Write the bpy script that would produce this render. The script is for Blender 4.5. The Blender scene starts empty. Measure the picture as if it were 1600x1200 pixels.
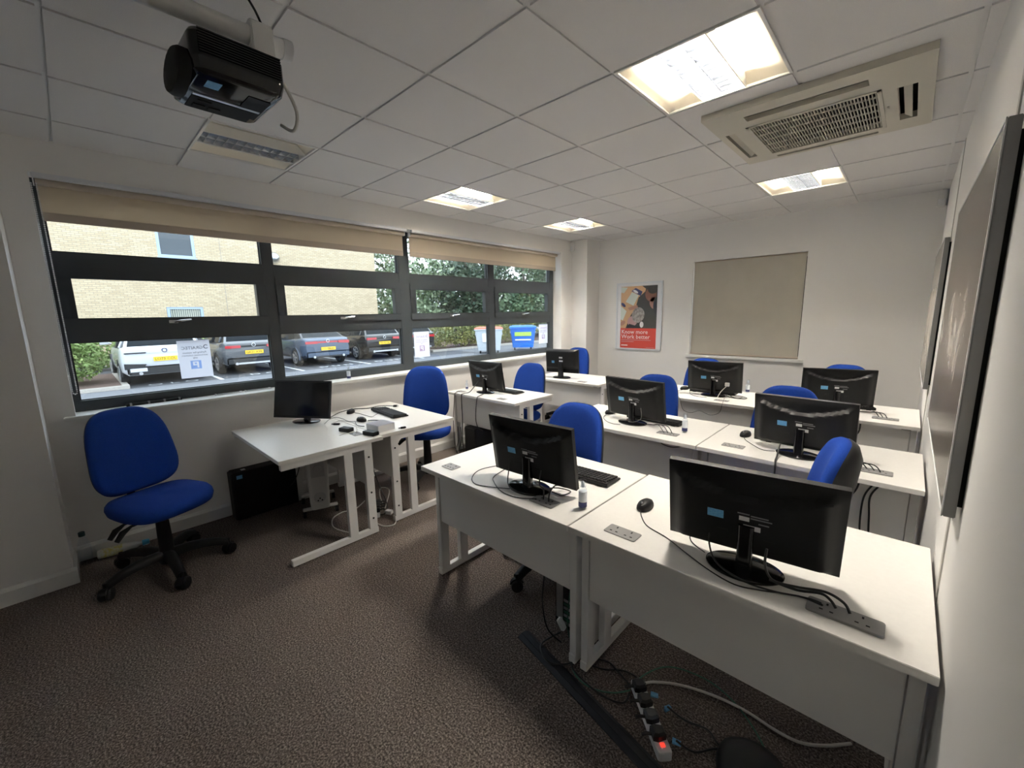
import bpy, bmesh, math, random
from mathutils import Vector, Matrix, Euler
PI = math.pi
sin, cos, R = math.sin, math.cos, math.radians
random.seed(7)
scn = bpy.context.scene
col = scn.collection
# ------------------------------------------------------------------ camera
def rot_axes(a, b, c):
    ca, sa, cb, sb, cc, sc = cos(a), sin(a), cos(b), sin(b), cos(c), sin(c)
    fw = Vector((-sa*cb, ca*cb, sb)); rt = Vector((ca, sa, 0)); up = rt.cross(fw)
    return rt*cc + up*sc, -rt*sc + up*cc, fw
rt_, up_, fw_ = rot_axes(R(43.566), R(-9.640), R(-1.065))
cd = bpy.data.cameras.new('camera'); cam = bpy.data.objects.new('camera', cd); col.objects.link(cam)
cam.matrix_world = Matrix(((rt_.x, up_.x, -fw_.x, 0), (rt_.y, up_.y, -fw_.y, 0), (rt_.z, up_.z, -fw_.z, 1.6), (0, 0, 0, 1)))
cd.sensor_width = 36; cd.lens = 649.55/1600*36; cd.clip_start = .02; cd.clip_end = 300
scn.camera = cam
# ------------------------------------------------------------------ overcast sky, exposure
w = bpy.data.worlds.new('overcast_sky'); scn.world = w; w.use_nodes = True
bg = w.node_tree.nodes['Background']; bg.inputs[0].default_value = (.78, .89, 1, 1); bg.inputs[1].default_value = 1.17
LAMP = 205.0          # radiance of the fluorescent tubes
scn.view_settings.view_transform = 'Standard'; scn.view_settings.look = 'None'
scn.view_settings.exposure = 1.95; scn.view_settings.gamma = 1.0; scn.view_settings.use_curve_mapping = False
# ------------------------------------------------------------------ helpers
class MB:
    """collects shapes; build() links them as one mesh object"""
    def __init__(s): s.v = []; s.f = []
    def add(s, vs, fs):
        n = len(s.v); s.v += [tuple(q) for q in vs]; s.f += [tuple(i+n for i in f) for f in fs]; return s
    def box(s, x0, x1, y0, y1, z0, z1):
        return s.add([(x0,y0,z0),(x1,y0,z0),(x1,y1,z0),(x0,y1,z0),(x0,y0,z1),(x1,y0,z1),(x1,y1,z1),(x0,y1,z1)],
                     [(3,2,1,0),(4,5,6,7),(0,1,5,4),(1,2,6,5),(2,3,7,6),(3,0,4,7)])
    def obox(s, c, size, rot=(0,0,0)):
        m = Euler(rot).to_matrix(); c = Vector(c); a, b, d = [q/2 for q in size]
        n = len(s.v); s.box(-a,a,-b,b,-d,d)
        for i in range(n, len(s.v)): s.v[i] = tuple(m @ Vector(s.v[i]) + c)
        return s
    def ring_loft(s, rings, caps=True, closed=True):
        n = len(rings[0]); vs = [q for r in rings for q in r]; fs = []
        for i in range(len(rings)-1):
            for j in range(n if closed else n-1):
                k = (j+1) % n
                fs.append((i*n+j, i*n+k, (i+1)*n+k, (i+1)*n+j))
        if caps: fs.append(tuple(reversed(range(n)))); fs.append(tuple((len(rings)-1)*n+j for j in range(n)))
        return s.add(vs, fs)
    def cyl(s, p0, p1, r0, r1=None, n=16, caps=True):
        return s.tube([p0, p1], [r0, r0 if r1 is None else r1], n, caps)
    def tube(s, pts, r, n=8, caps=True):
        pts = [Vector(q) for q in pts]; rs = r if isinstance(r, (list, tuple)) else [r]*len(pts); rings = []; prev = None
        for i, q in enumerate(pts):
            t = (pts[min(i+1, len(pts)-1)] - pts[max(i-1, 0)])
            t = t.normalized() if t.length > 1e-9 else Vector((0,0,1))
            if prev is None:
                a = Vector((0,0,1)) if abs(t.z) < .9 else Vector((1,0,0))
                u = t.cross(a).normalized()
            else:
                u = (prev - t*prev.dot(t)); u = u.normalized() if u.length > 1e-6 else t.orthogonal().normalized()
            prev = u; v = t.cross(u)
            rings.append([q + (u*cos(2*PI*k/n) + v*sin(2*PI*k/n))*rs[i] for k in range(n)])
        return s.ring_loft(rings, caps)
    def lathe(s, prof, n=20, c=(0,0,0)):
        rings = [[(c[0]+r*cos(2*PI*k/n), c[1]+r*sin(2*PI*k/n), c[2]+z) for k in range(n)] for r, z in prof]
        return s.ring_loft(rings, True)
    def prism(s, poly, axis, a0, a1):
        P = {'x': lambda p, a: (a, p[0], p[1]), 'y': lambda p, a: (p[0], a, p[1]), 'z': lambda p, a: (p[0], p[1], a)}[axis]
        return s.ring_loft([[P(p, a0) for p in poly], [P(p, a1) for p in poly]], True)
    def grid(s, fn, nu, nv):
        vs = [fn(i/nu, j/nv) for j in range(nv+1) for i in range(nu+1)]
        return s.add(vs, [(j*(nu+1)+i, j*(nu+1)+i+1, (j+1)*(nu+1)+i+1, (j+1)*(nu+1)+i) for j in range(nv) for i in range(nu)])
    def mesh(s, name, m, smooth=False, bevel=0, fix=True):
        me = bpy.data.meshes.new(name); me.from_pydata(s.v, [], s.f)
        if fix or bevel:
            b = bmesh.new(); b.from_mesh(me)
            if bevel:
                bmesh.ops.remove_doubles(b, verts=b.verts, dist=1e-5)
                bmesh.ops.bevel(b, geom=b.edges[:], offset=bevel, segments=2, affect='EDGES', clamp_overlap=True)
            bmesh.ops.recalc_face_normals(b, faces=b.faces); b.to_mesh(me); b.free()
        if smooth or bevel:
            me.shade_smooth(); me.set_sharp_from_angle(angle=R(smooth if smooth > 1 else 40))
        me.materials.append(M[m] if isinstance(m, str) else m)
        return me
    def build(s, name, m, parent=None, smooth=False, bevel=0, loc=(0,0,0), rot=(0,0,0), fix=True):
        o = bpy.data.objects.new(name, s.mesh(name, m, smooth, bevel, fix)); col.objects.link(o)
        o.location = loc; o.rotation_euler = rot
        if parent: o.parent = parent
        return o
def B(*a): return MB().box(*a)
def tag(o, label, cat, group=None, kind=None):
    if label: o['label'] = label
    if cat: o['category'] = cat
    if group: o['group'] = group
    if kind: o['kind'] = kind
    return o
def struct(o): o['kind'] = 'structure'; return o
def thing(name, label, cat, loc=(0,0,0), rz=0, group=None):
    o = bpy.data.objects.new(name, None); col.objects.link(o); o.location = loc; o.rotation_euler = (0,0,rz); o.empty_display_size = .1
    return tag(o, label, cat, group)
def copy_tree(o, parent=None):
    c = o.copy(); col.objects.link(c); c.parent = parent
    for ch in list(KIDS.get(o.name, [])) or list(o.children): copy_tree(ch, c)
    return c
KIDS = {}
def spline(pts, k=6):
    P = [Vector(q) for q in pts]; out = []
    for i in range(len(P)-1):
        a, b, c, d = P[max(i-1,0)], P[i], P[i+1], P[min(i+2,len(P)-1)]
        for j in range(k):
            t = j/k
            out.append(.5*((2*b) + (c-a)*t + (2*a-5*b+4*c-d)*t*t + (3*b-3*c+d-a)*t*t*t))
    return out + [P[-1]]
def text_mesh(body, size, extrude=.0006, align='CENTER'):
    c = bpy.data.curves.new('lettering', 'FONT'); c.body = body; c.size = size; c.extrude = extrude; c.align_x = align; c.align_y = 'CENTER'
    c.resolution_u = 2
    o = bpy.data.objects.new('lettering', c); col.objects.link(o)
    bpy.context.view_layer.update()
    me = bpy.data.meshes.new_from_object(o.evaluated_get(bpy.context.evaluated_depsgraph_get()))
    bpy.data.objects.remove(o); bpy.data.curves.remove(c)
    return me
def text(name, body, size, m, parent, mat4, align='CENTER'):
    me = text_mesh(body, size, align=align); me.materials.clear(); me.materials.append(M[m])
    o = bpy.data.objects.new(name, me); col.objects.link(o); o.parent = parent; o.matrix_local = mat4
    return o
# ------------------------------------------------------------------ materials
M = {}; LATER = []
def mat(name, c, rough=.5, metal=0, var=None, bump=None, coat=0, spec=None, sheen=0):
    m = bpy.data.materials.new(name); m.use_nodes = True; nt = m.node_tree; b = nt.nodes['Principled BSDF']
    b.inputs['Base Color'].default_value = (*c, 1); b.inputs['Roughness'].default_value = rough; b.inputs['Metallic'].default_value = metal
    if coat: b.inputs['Coat Weight'].default_value = coat
    if spec is not None: b.inputs['Specular IOR Level'].default_value = spec
    if sheen: b.inputs['Sheen Weight'].default_value = sheen
    if var or bump:
        tc = nt.nodes.new('ShaderNodeTexCoord')
    if var:      # (scale, second colour, detail)
        n = nt.nodes.new('ShaderNodeTexNoise'); n.inputs['Scale'].default_value = var[0]; n.inputs['Detail'].default_value = var[2] if len(var) > 2 else 3
        r = nt.nodes.new('ShaderNodeValToRGB'); r.color_ramp.elements[0].position = .35; r.color_ramp.elements[1].position = .65
        r.color_ramp.elements[0].color = (*c, 1); r.color_ramp.elements[1].color = (*var[1], 1)
        nt.links.new(tc.outputs['Object'], n.inputs['Vector']); nt.links.new(n.outputs[0], r.inputs[0]); nt.links.new(r.outputs[0], b.inputs['Base Color'])
    if bump:     # (scale, strength, distance)
        n = nt.nodes.new('ShaderNodeTexNoise'); n.inputs['Scale'].default_value = bump[0]; n.inputs['Detail'].default_value = 2
        bp = nt.nodes.new('ShaderNodeBump'); bp.inputs['Strength'].default_value = bump[1]; bp.inputs['Distance'].default_value = bump[2] if len(bump) > 2 else .002
        nt.links.new(tc.outputs['Object'], n.inputs['Vector']); nt.links.new(n.outputs[0], bp.inputs['Height']); nt.links.new(bp.outputs[0], b.inputs['Normal'])
    M[name] = m; return m
def emit(name, c, strength):
    m = bpy.data.materials.new(name); m.use_nodes = True; nt = m.node_tree; nt.nodes.clear()
    e = nt.nodes.new('ShaderNodeEmission'); e.inputs[0].default_value = (*c, 1); e.inputs[1].default_value = strength
    o = nt.nodes.new('ShaderNodeOutputMaterial'); nt.links.new(e.outputs[0], o.inputs[0]); M[name] = m; return m
def translucent(name, f=.55):
    nt = M[name].node_tree; b = nt.nodes['Principled BSDF']; o = [n for n in nt.nodes if n.type == 'OUTPUT_MATERIAL'][0]
    t = nt.nodes.new('ShaderNodeBsdfTranslucent'); t.inputs[0].default_value = b.inputs['Base Color'].default_value
    mx = nt.nodes.new('ShaderNodeMixShader'); mx.inputs[0].default_value = f
    nt.links.new(b.outputs[0], mx.inputs[1]); nt.links.new(t.outputs[0], mx.inputs[2]); nt.links.new(mx.outputs[0], o.inputs[0])
def glass(name, tint=(1,1,1), f0=1.5, gloss=1.0):
    m = bpy.data.materials.new(name); m.use_nodes = True; nt = m.node_tree; nt.nodes.clear()
    t = nt.nodes.new('ShaderNodeBsdfTransparent'); t.inputs[0].default_value = (*tint, 1)
    g = nt.nodes.new('ShaderNodeBsdfGlossy'); g.inputs['Roughness'].default_value = .02; g.inputs[0].default_value = (gloss, gloss, gloss, 1)
    fr = nt.nodes.new('ShaderNodeFresnel'); fr.inputs[0].default_value = f0
    ge = nt.nodes.new('ShaderNodeNewGeometry'); ma = nt.nodes.new('ShaderNodeMath'); ma.operation = 'MULTIPLY_ADD'; ma.inputs[1].default_value = 1/f0-f0; ma.inputs[2].default_value = f0
    nt.links.new(ge.outputs['Backfacing'], ma.inputs[0]); nt.links.new(ma.outputs[0], fr.inputs[0])
    mx = nt.nodes.new('ShaderNodeMixShader'); o = nt.nodes.new('ShaderNodeOutputMaterial')
    nt.links.new(fr.outputs[0], mx.inputs[0]); nt.links.new(t.outputs[0], mx.inputs[1]); nt.links.new(g.outputs[0], mx.inputs[2]); nt.links.new(mx.outputs[0], o.inputs[0])
    M[name] = m; return m
mat('wall_paint', (.84,.825,.80), .7, bump=(220,.12,.0008))
mat('white_gloss', (.80,.79,.76), .35, bump=(40,.05))
mat('tile', (.745,.73,.72), .95, bump=(260,.5,.001), var=(400,(.69,.675,.665)))
mat('tbar', (.70,.69,.68), .5)
mat('shadow_gap', (.20,.195,.19), .9)
mat('frame_grey', (.034,.041,.048), .40, bump=(300,.05))
mat('seal', (.008,.008,.009), .5)
mat('chrome', (.75,.75,.77), .18, 1)
mat('steel', (.55,.56,.57), .32, 1)
mat('alu', (.74,.76,.79), .38, .35)
mat('blind_cream', (.70,.61,.49), .85, bump=(600,.25,.0006)); LATER.append(('blind_cream',.42))
mat('blind_hem', (.52,.44,.36), .8, bump=(600,.25,.0006))
mat('blind_grey', (.50,.47,.40), .85, bump=(500,.3,.0006), var=(4,(.47,.44,.375)))
mat('laminate', (.84,.82,.78), .33, bump=(350,.06,.0004), var=(60,(.82,.80,.76)))
mat('panel_white', (.83,.815,.785), .45, bump=(300,.08,.0004))
mat('metal_white', (.80,.79,.765), .38)
mat('blue_fabric', (.005,.028,.185), .92, bump=(900,.5,.0008), var=(300,(.008,.037,.225)), spec=.15)
mat('black_plastic', (.008,.008,.009), .5, bump=(500,.12,.0004), spec=.28)
mat('black_matt', (.007,.007,.008), .6, spec=.2)
mat('gloss_black', (.005,.005,.006), .12, coat=.2, spec=.4)
mat('screen', (.006,.006,.008), .12)
mat('rubber', (.009,.009,.010), .7, bump=(200,.15), spec=.25)
mat('dark_rubber_blue', (.008,.009,.014), .45, bump=(60,.15), spec=.35)
mat('sticker_blue', (.09,.33,.62), .5, var=(180,(.16,.42,.68)))
mat('label_white', (.72,.72,.72), .5)
mat('print_grey', (.20,.20,.21), .6)
mat('socket_grey', (.27,.265,.26), .45, bump=(300,.05))
mat('beige', (.56,.53,.45), .5)
mat('beige_dark', (.40,.38,.32), .5)
mat('void', (.012,.012,.012), .9)
mat('sanitiser', (.80,.84,.90), .1, spec=.6)
glass('clear_plastic', (.93,.95,.97), 1.35)
glass('pane', (.97,.985,.98), 1.5)
mat('cable_black', (.010,.010,.010), .45)
mat('cable_white', (.62,.60,.56), .5)
mat('cable_green', (.03,.13,.08), .5)
mat('off_tube', (.75,.75,.72), .3)
mat('lamp_white', (.84,.78,.66), .5)
mat('louvre', (.60,.63,.68), .22, 1)
emit('tube_lit', (1.0,.935,.835), LAMP)
mat('heater', (.60,.59,.56), .45)
mat('heater_dial', (.45,.445,.43), .5)
mat('bottle_cap_blue', (.05,.33,.55), .5); mat('bottle_cap_dark', (.01,.05,.05), .5)
mat('bottle_white', (.62,.62,.58), .4); mat('bottle_label', (.55,.50,.12), .5, var=(60,(.60,.62,.55)))
mat('red_led', (.6,.01,.01), .4); M['red_led'].node_tree.nodes['Principled BSDF'].inputs['Emission Color'].default_value = (1,.05,.03,1); M['red_led'].node_tree.nodes['Principled BSDF'].inputs['Emission Strength'].default_value = .35
mat('poster_red', (.55,.055,.035), .4); mat('p_desk', (.58,.36,.20), .5); mat('p_dark', (.030,.030,.028), .5); mat('p_darker', (.018,.016,.020), .5)
mat('p_skin', (.42,.22,.16), .5); mat('p_skin2', (.20,.09,.06), .5); mat('p_key', (.62,.68,.62), .5); mat('p_navy', (.03,.04,.14), .5)
mat('p_hair', (.45,.42,.40), .5, var=(30,(.20,.18,.17))); mat('p_white', (.80,.80,.82), .5); mat('p_pink', (.48,.30,.30), .5)
mat('paper', (.80,.81,.90), .7); translucent('paper'); mat('paper_ink', (.24,.26,.34), .7); mat('paper_blue', (.42,.60,.95), .7); translucent('paper_blue',.85);  mat('paper_lilac', (.45,.36,.55), .7)
mat('strip_grey', (.55,.53,.50), .6)
mat('canvas_side', (.27,.265,.265), .55)
def carpet():
    m = mat('carpet', (.07,.055,.048), .97, bump=(260,.7,.004)); nt = m.node_tree; b = nt.nodes['Principled BSDF']; b.inputs['Specular IOR Level'].default_value = .1
    tc = [n for n in nt.nodes if n.type == 'TEX_COORD'][0]
    n1 = nt.nodes.new('ShaderNodeTexNoise'); n1.inputs['Scale'].default_value = 130; n1.inputs['Detail'].default_value = 4; n1.inputs['Roughness'].default_value = .7
    n2 = nt.nodes.new('ShaderNodeTexNoise'); n2.inputs['Scale'].default_value = 2.2
    r = nt.nodes.new('ShaderNodeValToRGB'); e = r.color_ramp.elements
    e[0].position = .36; e[0].color = (.040,.032,.030,1); e[1].position = .66; e[1].color = (.38,.32,.285,1)
    x = e.new(.5); x.color = (.132,.106,.093,1)
    mx = nt.nodes.new('ShaderNodeMix'); mx.data_type = 'RGBA'; mx.blend_type = 'MULTIPLY'; mx.inputs[0].default_value = .35
    for n in (n1, n2): nt.links.new(tc.outputs['Object'], n.inputs['Vector'])
    nt.links.new(n1.outputs[0], r.inputs[0]); nt.links.new(r.outputs[0], mx.inputs[6]); nt.links.new(n2.outputs[0], mx.inputs[7]); nt.links.new(mx.outputs[2], b.inputs['Base Color'])
for a_, b_ in LATER: translucent(a_, b_)
carpet()
def print_mat(name, seed, dark, light):
    """flat photographic print: pale streaks and shapes on brown-grey"""
    m = mat(name, dark, .25); nt = m.node_tree; b = nt.nodes['Principled BSDF']
    tc = nt.nodes.new('ShaderNodeTexCoord'); mp = nt.nodes.new('ShaderNodeMapping'); mp.inputs['Scale'].default_value = (1, 2.2, 2.6); mp.inputs['Location'].default_value = (seed, seed, 0); mp.inputs['Rotation'].default_value = (.5, 0, 0)
    n = nt.nodes.new('ShaderNodeTexNoise'); n.inputs['Scale'].default_value = 1.7; n.inputs['Detail'].default_value = 7; n.inputs['Distortion'].default_value = 1.2; n.inputs['Roughness'].default_value = .62
    sp = nt.nodes.new('ShaderNodeSeparateXYZ'); cv = nt.nodes.new('ShaderNodeValToRGB'); k = cv.color_ramp.elements
    k[0].position = 0; k[0].color = (.55,)*3+(1,); k[1].position = 1; k[1].color = (.30,)*3+(1,)
    for p_, v_ in ((.18,.5),(.42,1.0),(.60,.92),(.72,.45)): q = k.new(p_); q.color = (v_,)*3+(1,)
    ad = nt.nodes.new('ShaderNodeMath'); ad.operation = 'ADD'; ad.inputs[1].default_value = .5
    ml = nt.nodes.new('ShaderNodeMath'); ml.operation = 'MULTIPLY'
    r = nt.nodes.new('ShaderNodeValToRGB'); e = r.color_ramp.elements; e[0].position = .20; e[0].color = (*dark, 1); e[1].position = .68; e[1].color = (*light, 1)
    x = e.new(.44); x.color = (*[q*2.2 for q in dark], 1)
    L = nt.links.new
    L(tc.outputs['Object'], mp.inputs[0]); L(mp.outputs[0], n.inputs['Vector']); L(tc.outputs['Object'], sp.inputs[0]); L(sp.outputs[2], ad.inputs[0]); L(ad.outputs[0], cv.inputs[0])
    L(n.outputs[0], ml.inputs[0]); L(cv.outputs[0], ml.inputs[1]); L(ml.outputs[0], r.inputs[0]); L(r.outputs[0], b.inputs['Base Color'])
print_mat('print_road', 3.1, (.065,.05,.042), (.62,.58,.53))
print_mat('print_pale', 8.3, (.22,.20,.175), (.50,.46,.42))
# ------------------------------------------------------------------ the room
XL, XR, YF, YB, ZC = -3.92, .15, -1.2, 5.88, 2.681
floor = struct(B(XL-.3, XR+.15, YF-.15, YB+.3, -.12, 0).build('floor', 'carpet'))
ceil = struct(B(XL-.33, XR+.15, YF-.15, YB+.33, 2.80, 2.95).build('ceiling', 'shadow_gap'))
# ceiling grid, 600 mm module
GX, GY = [-3.508 + .6*i for i in range(7)], [1.277 + .6*j for j in range(-4, 8)]
xs = [XL] + GX + [XR]; ys = [YF] + GY + [YB]
LIGHTS = {(-1.108,1.877): True, (-1.108,4.277): True, (-3.508,.677): False, (-3.508,2.477): True, (-3.508,4.277): True}
tile_cache = {}
for i in range(len(xs)-1):
    for j in range(len(ys)-1):
        if any(abs(xs[i]-a) < .01 and abs(ys[j]-b) < .01 for a, b in LIGHTS): continue
        if i in (5, 6) and abs(ys[j]-2.477) < .01 or i in (5, 6) and abs(ys[j]-3.077) < .01:
            g = .009; q = MB(); X0, X1, Y0, Y1 = xs[i]+g, xs[i+1]-g, ys[j]+g, ys[j+1]-g
            if i == 5: q.box(X0,-.96,Y0,Y1,ZC,ZC+.015); xa, xb = -.96, X1
            else: q.box(-.04,X1,Y0,Y1,ZC,ZC+.015); xa, xb = X0, -.04
            q.box(xa,xb,*((Y0,2.635) if ys[j] < 3 else (3.585,Y1)),ZC,ZC+.015)
            q.build('ceiling_tile','tile',ceil); continue
        g = .009; w_, h_ = xs[i+1]-xs[i], ys[j+1]-ys[j]
        a0, a1 = (0 if i == 0 else g), (0 if i == len(xs)-2 else g); b0, b1 = (0 if j == 0 else g), (0 if j == len(ys)-2 else g)
        key = (round(w_,3), round(h_,3), a0, a1, b0, b1)
        if key not in tile_cache:
            tile_cache[key] = B(a0, w_-a1, b0, h_-b1, 0, .015).mesh('ceiling_tile', 'tile')
        t = bpy.data.objects.new('ceiling_tile', tile_cache[key]); col.objects.link(t); t.parent = ceil; t.location = (xs[i], ys[j], ZC)
for x in GX:
    for p_, q_ in (((YF,2.635),(3.585,YB)) if abs(x+.508) < .01 else ((YF,YB),)): B(x-.012, x+.012, p_, q_, ZC+.0075, ZC+.03).build('grid_bar', 'tbar', ceil)
for y in GY:
    for p_, q_ in (((XL,-.96),(-.04,XR)) if abs(y-3.077) < .01 else ((XL,XR),)): B(p_, q_, y-.012, y+.012, ZC+.0080, ZC+.03).build('grid_bar', 'tbar', ceil)
# walls
WY0, WY1, WZ0, WZ1 = -.045, 5.255, .962, 2.492
wl = MB()
for a in ((YF-.15, YB+.3, -.12, WZ0), (YF-.15, YB+.3, WZ1, 2.80), (YF-.15, WY0, WZ0, WZ1), (WY1, YB+.3, WZ0, WZ1)):
    wl.box(XL-.3, XL, *a)
wall_left = struct(wl.build('wall_left', 'wall_paint'))
BX0, BX1, BZ0, BZ1 = -2.185, -.917, 1.0, 2.236
wb = MB()
for a in ((XL, XR+.15, 0, BZ0), (XL, XR+.15, BZ1, 2.80), (XL, BX0, BZ0, BZ1), (BX1, XR+.15, BZ0, BZ1)):
    wb.box(a[0], a[1], YB, YB+.3, a[2], a[3])
wall_back = struct(wb.build('wall_back', 'wall_paint'))
wall_right = struct(B(XR, XR+.15, YF-.15, YB, 0, 2.80).build('wall_right', 'wall_paint'))
for y in (1.75, 4.23): B(XR-.004, XR, y-.016, y+.016, 0, ZC).build('joint_strip', 'strip_grey', wall_right)
wall_front = struct(B(XL, XR, YF-.15, YF, 0, 2.80).build('wall_front', 'wall_paint'))
struct(B(XL, -3.60, YF, -.18, 0, ZC+.02).build('wall_pier_front', 'wall_paint'))
struct(B(XL, -3.645, 5.53, YB, 0, ZC+.02).build('wall_pier_back', 'wall_paint'))
def skirting(name, pts):
    poly = [(0,0),(.018,0),(.018,.085),(.006,.105),(0,.105)]
    mb = MB()
    for (x0,y0,x1,y1,nx,ny) in pts:
        mb.ring_loft([[(x+nx*a, y+ny*a, z) for a, z in poly] for x, y in ((x0,y0),(x1,y1))], True)
    return struct(mb.build(name, 'white_gloss'))
skirting('baseboard_left', [(XL,-.18,XL,5.53,1,0)])
skirting('baseboard_pier_front', [(-3.60,YF,-3.60,-.162,1,0),(XL,-.18,-3.60,-.18,0,1)])
skirting('baseboard_back', [(-3.645,YB,XR,YB,0,-1)])
skirting('baseboard_pier_back', [(-3.645,5.53,-3.645,YB,1,0),(XL,5.53,-3.645,5.53,0,-1)])
skirting('baseboard_right', [(XR,YF,XR,YB,-1,0)])
# ------------------------------------------------------------------ long window in the left wall
XG = -4.08
win = struct(thing('window_1', None, None, (0,0,0)))
fy0, fy1, fz0, fz1 = WY0-.005, WY1+.005, .985, 2.50
panes_y = [(-.012,1.207),(1.300,2.534),(2.670,3.868),(3.982,5.168)]
mull = [fy0, panes_y[0][0]] , [panes_y[0][1], panes_y[1][0]], [panes_y[1][1], panes_y[2][0]], [panes_y[2][1], panes_y[3][0]], [panes_y[3][1], fy1]
for a, b in mull: B(XG-.07, XG, a, b, fz0, fz1).build('mullion', 'frame_grey', win, bevel=.004)
for (a, b) in panes_y:
    for (z0, z1) in ((fz0,1.060),(1.458,1.556),(1.945,2.053),(2.44,fz1)):
        B(XG-.068, XG-.002, a, b, z0, z1).build('transom', 'frame_grey', win)
    for (z0, z1) in ((1.060,1.458),(2.053,2.44)):
        B(XG-.042, XG-.036, a-.004, b+.004, z0-.004, z1+.004).build('pane', 'pane', win)
        s = MB()
        for q in ((a,b,z0,z0+.006),(a,b,z1-.006,z1),(a,a+.006,z0,z1),(b-.006,b,z0,z1)): s.box(XG-.036, XG-.030, q[0], q[1], q[2], q[3])
        s.build('glazing_seal', 'seal', win)
    # top-hung opening sash
    g = .07; sa = MB(); y0, y1, z0, z1 = a-.004, b+.004, 1.552, 1.949
    for q in ((y0,y1,z0,z0+.066),(y0,y1,z1-.062,z1),(y0,y0+g,z0+.066,z1-.062),(y1-g,y1,z0+.066,z1-.062)): sa.box(XG-.05, XG+.016, *q)
    sash = sa.build('sash', 'frame_grey', win, bevel=.003)
    B(XG-.030, XG-.024, y0+g-.004, y1-g+.004, z0+.062, z1-.058).build('pane', 'pane', sash)
    ym = (a+b)/2 - .02
    h = MB(); h.box(XG+.016, XG+.026, ym-.05, ym+.005, 1.575, 1.597)
    h.build('handle_plate', 'steel', sash, bevel=.002)
    MB().tube([(XG+.03,ym-.02,1.585),(XG+.042,ym,1.588),(XG+.042,ym+.03,1.592),(XG+.04,ym+.085,1.598)], [.008,.009,.008,.006], 8).build('handle', 'chrome', sash, smooth=True)
# sill
B(XG, XL+.035, -.10, 5.31, .962, .988).build('window_sill', 'white_gloss', win, bevel=.004)
# ------------------------------------------------------------------ back window behind its blind
win2 = struct(thing('window_2', None, None, (0,0,0)))
for q in ((BX0,BX1,BZ0,BZ0+.05),(BX0,BX1,BZ1-.05,BZ1),(BX0,BX0+.05,BZ0+.05,BZ1-.05),(BX1-.05,BX1,BZ0+.05,BZ1-.05)):
    B(q[0], q[1], YB+.20, YB+.26, q[2], q[3]).build('window_frame', 'frame_grey', win2)
B(BX0+.045, BX1-.045, YB+.225, YB+.232, BZ0+.045, BZ1-.045).build('pane', 'pane', win2)
B(-2.225, -.862, YB-.035, YB+.20, .962, 1.0).build('window_sill', 'white_gloss', win2, bevel=.004)
# ------------------------------------------------------------------ ceiling luminaires
def luminaire(x, y, lit, label):
    t = thing('ceiling_light', label, 'ceiling light', (x+.3, y+.3, ZC), 0, 'recessed ceiling lights')
    fr = MB()
    for q in ((-.297,.297,-.297,-.285),(-.297,.297,.285,.297),(-.297,-.285,-.285,.285),(.285,.297,-.285,.285)): fr.box(*q, -.002, .012)
    fr.build('frame', 'metal_white', t)
    def wing(sx):
        prof = [(.288,.004),(.272,.022),(.245,.046),(.205,.064),(.150,.074),(.104,.078)]
        mb = MB(); ny = 10
        rows = []
        for j in range(ny+1):
            v = -.286 + .572*j/ny
            k = 1 - max(0, (abs(v)-.20)/.086)**2*.92        # bowl closes down at both ends
            rows.append([(sx*a, v, .004+(b-.004)*k) for a, b in prof])
        mb.ring_loft(rows, False, False)
        return mb
    for sx in (-1, 1): wing(sx).build('reflector_wing', 'lamp_white', t, smooth=60)
    B(-.29,.29,-.29,.29,.082,.087).build('housing', 'lamp_white', t)
    tr = MB()
    for sx in (-1, 1): tr.box(min(sx*.100,sx*.104), max(sx*.100,sx*.104), -.286, .286, -.001, .058)
    for a in (-.286, .282): tr.box(-.1, .1, a, a+.004, 0, .046)
    tr.build('louvre_tray', 'metal_white', t)
    for sx in (-1, 1): MB().prism([(sx*.0995,.004),(sx*.0985,.004),(sx*.088,.042),(sx*.0995,.042)], 'y', -.281, .281).build('side_reflector', 'louvre', t)
    for k in range(11):
        yy = -.25 + .05*k
        MB().prism([(yy-.001,.002),(yy+.001,.002),(yy+.007,.040),(yy-.007,.040)], 'x', -.098, .098).build('louvre_blade', 'louvre', t)
    MB().prism([(-.001,.002),(.001,.002),(.010,.040),(-.010,.040)], 'y', -.281, .281).build('louvre_spine', 'louvre', t)
    for sx in (-.05, .05):
        MB().cyl((sx,-.262,.055),(sx,.262,.055),.013, n=12).build('tube', 'tube_lit' if lit else 'off_tube', t, smooth=True)
luminaire(-1.108,1.877,True,'large lit recessed ceiling light nearest the air conditioning cassette, in the near right ceiling')
luminaire(-1.108,4.277,True,'lit recessed ceiling light just beyond the air conditioning cassette, above the covered back window')
luminaire(-3.508,.677,False,'unlit recessed ceiling light behind the projector')
luminaire(-3.508,2.477,True,'lit recessed ceiling light above the middle of the long window')
luminaire(-3.508,4.277,True,'small lit recessed ceiling light at the far left corner by the poster')
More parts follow.
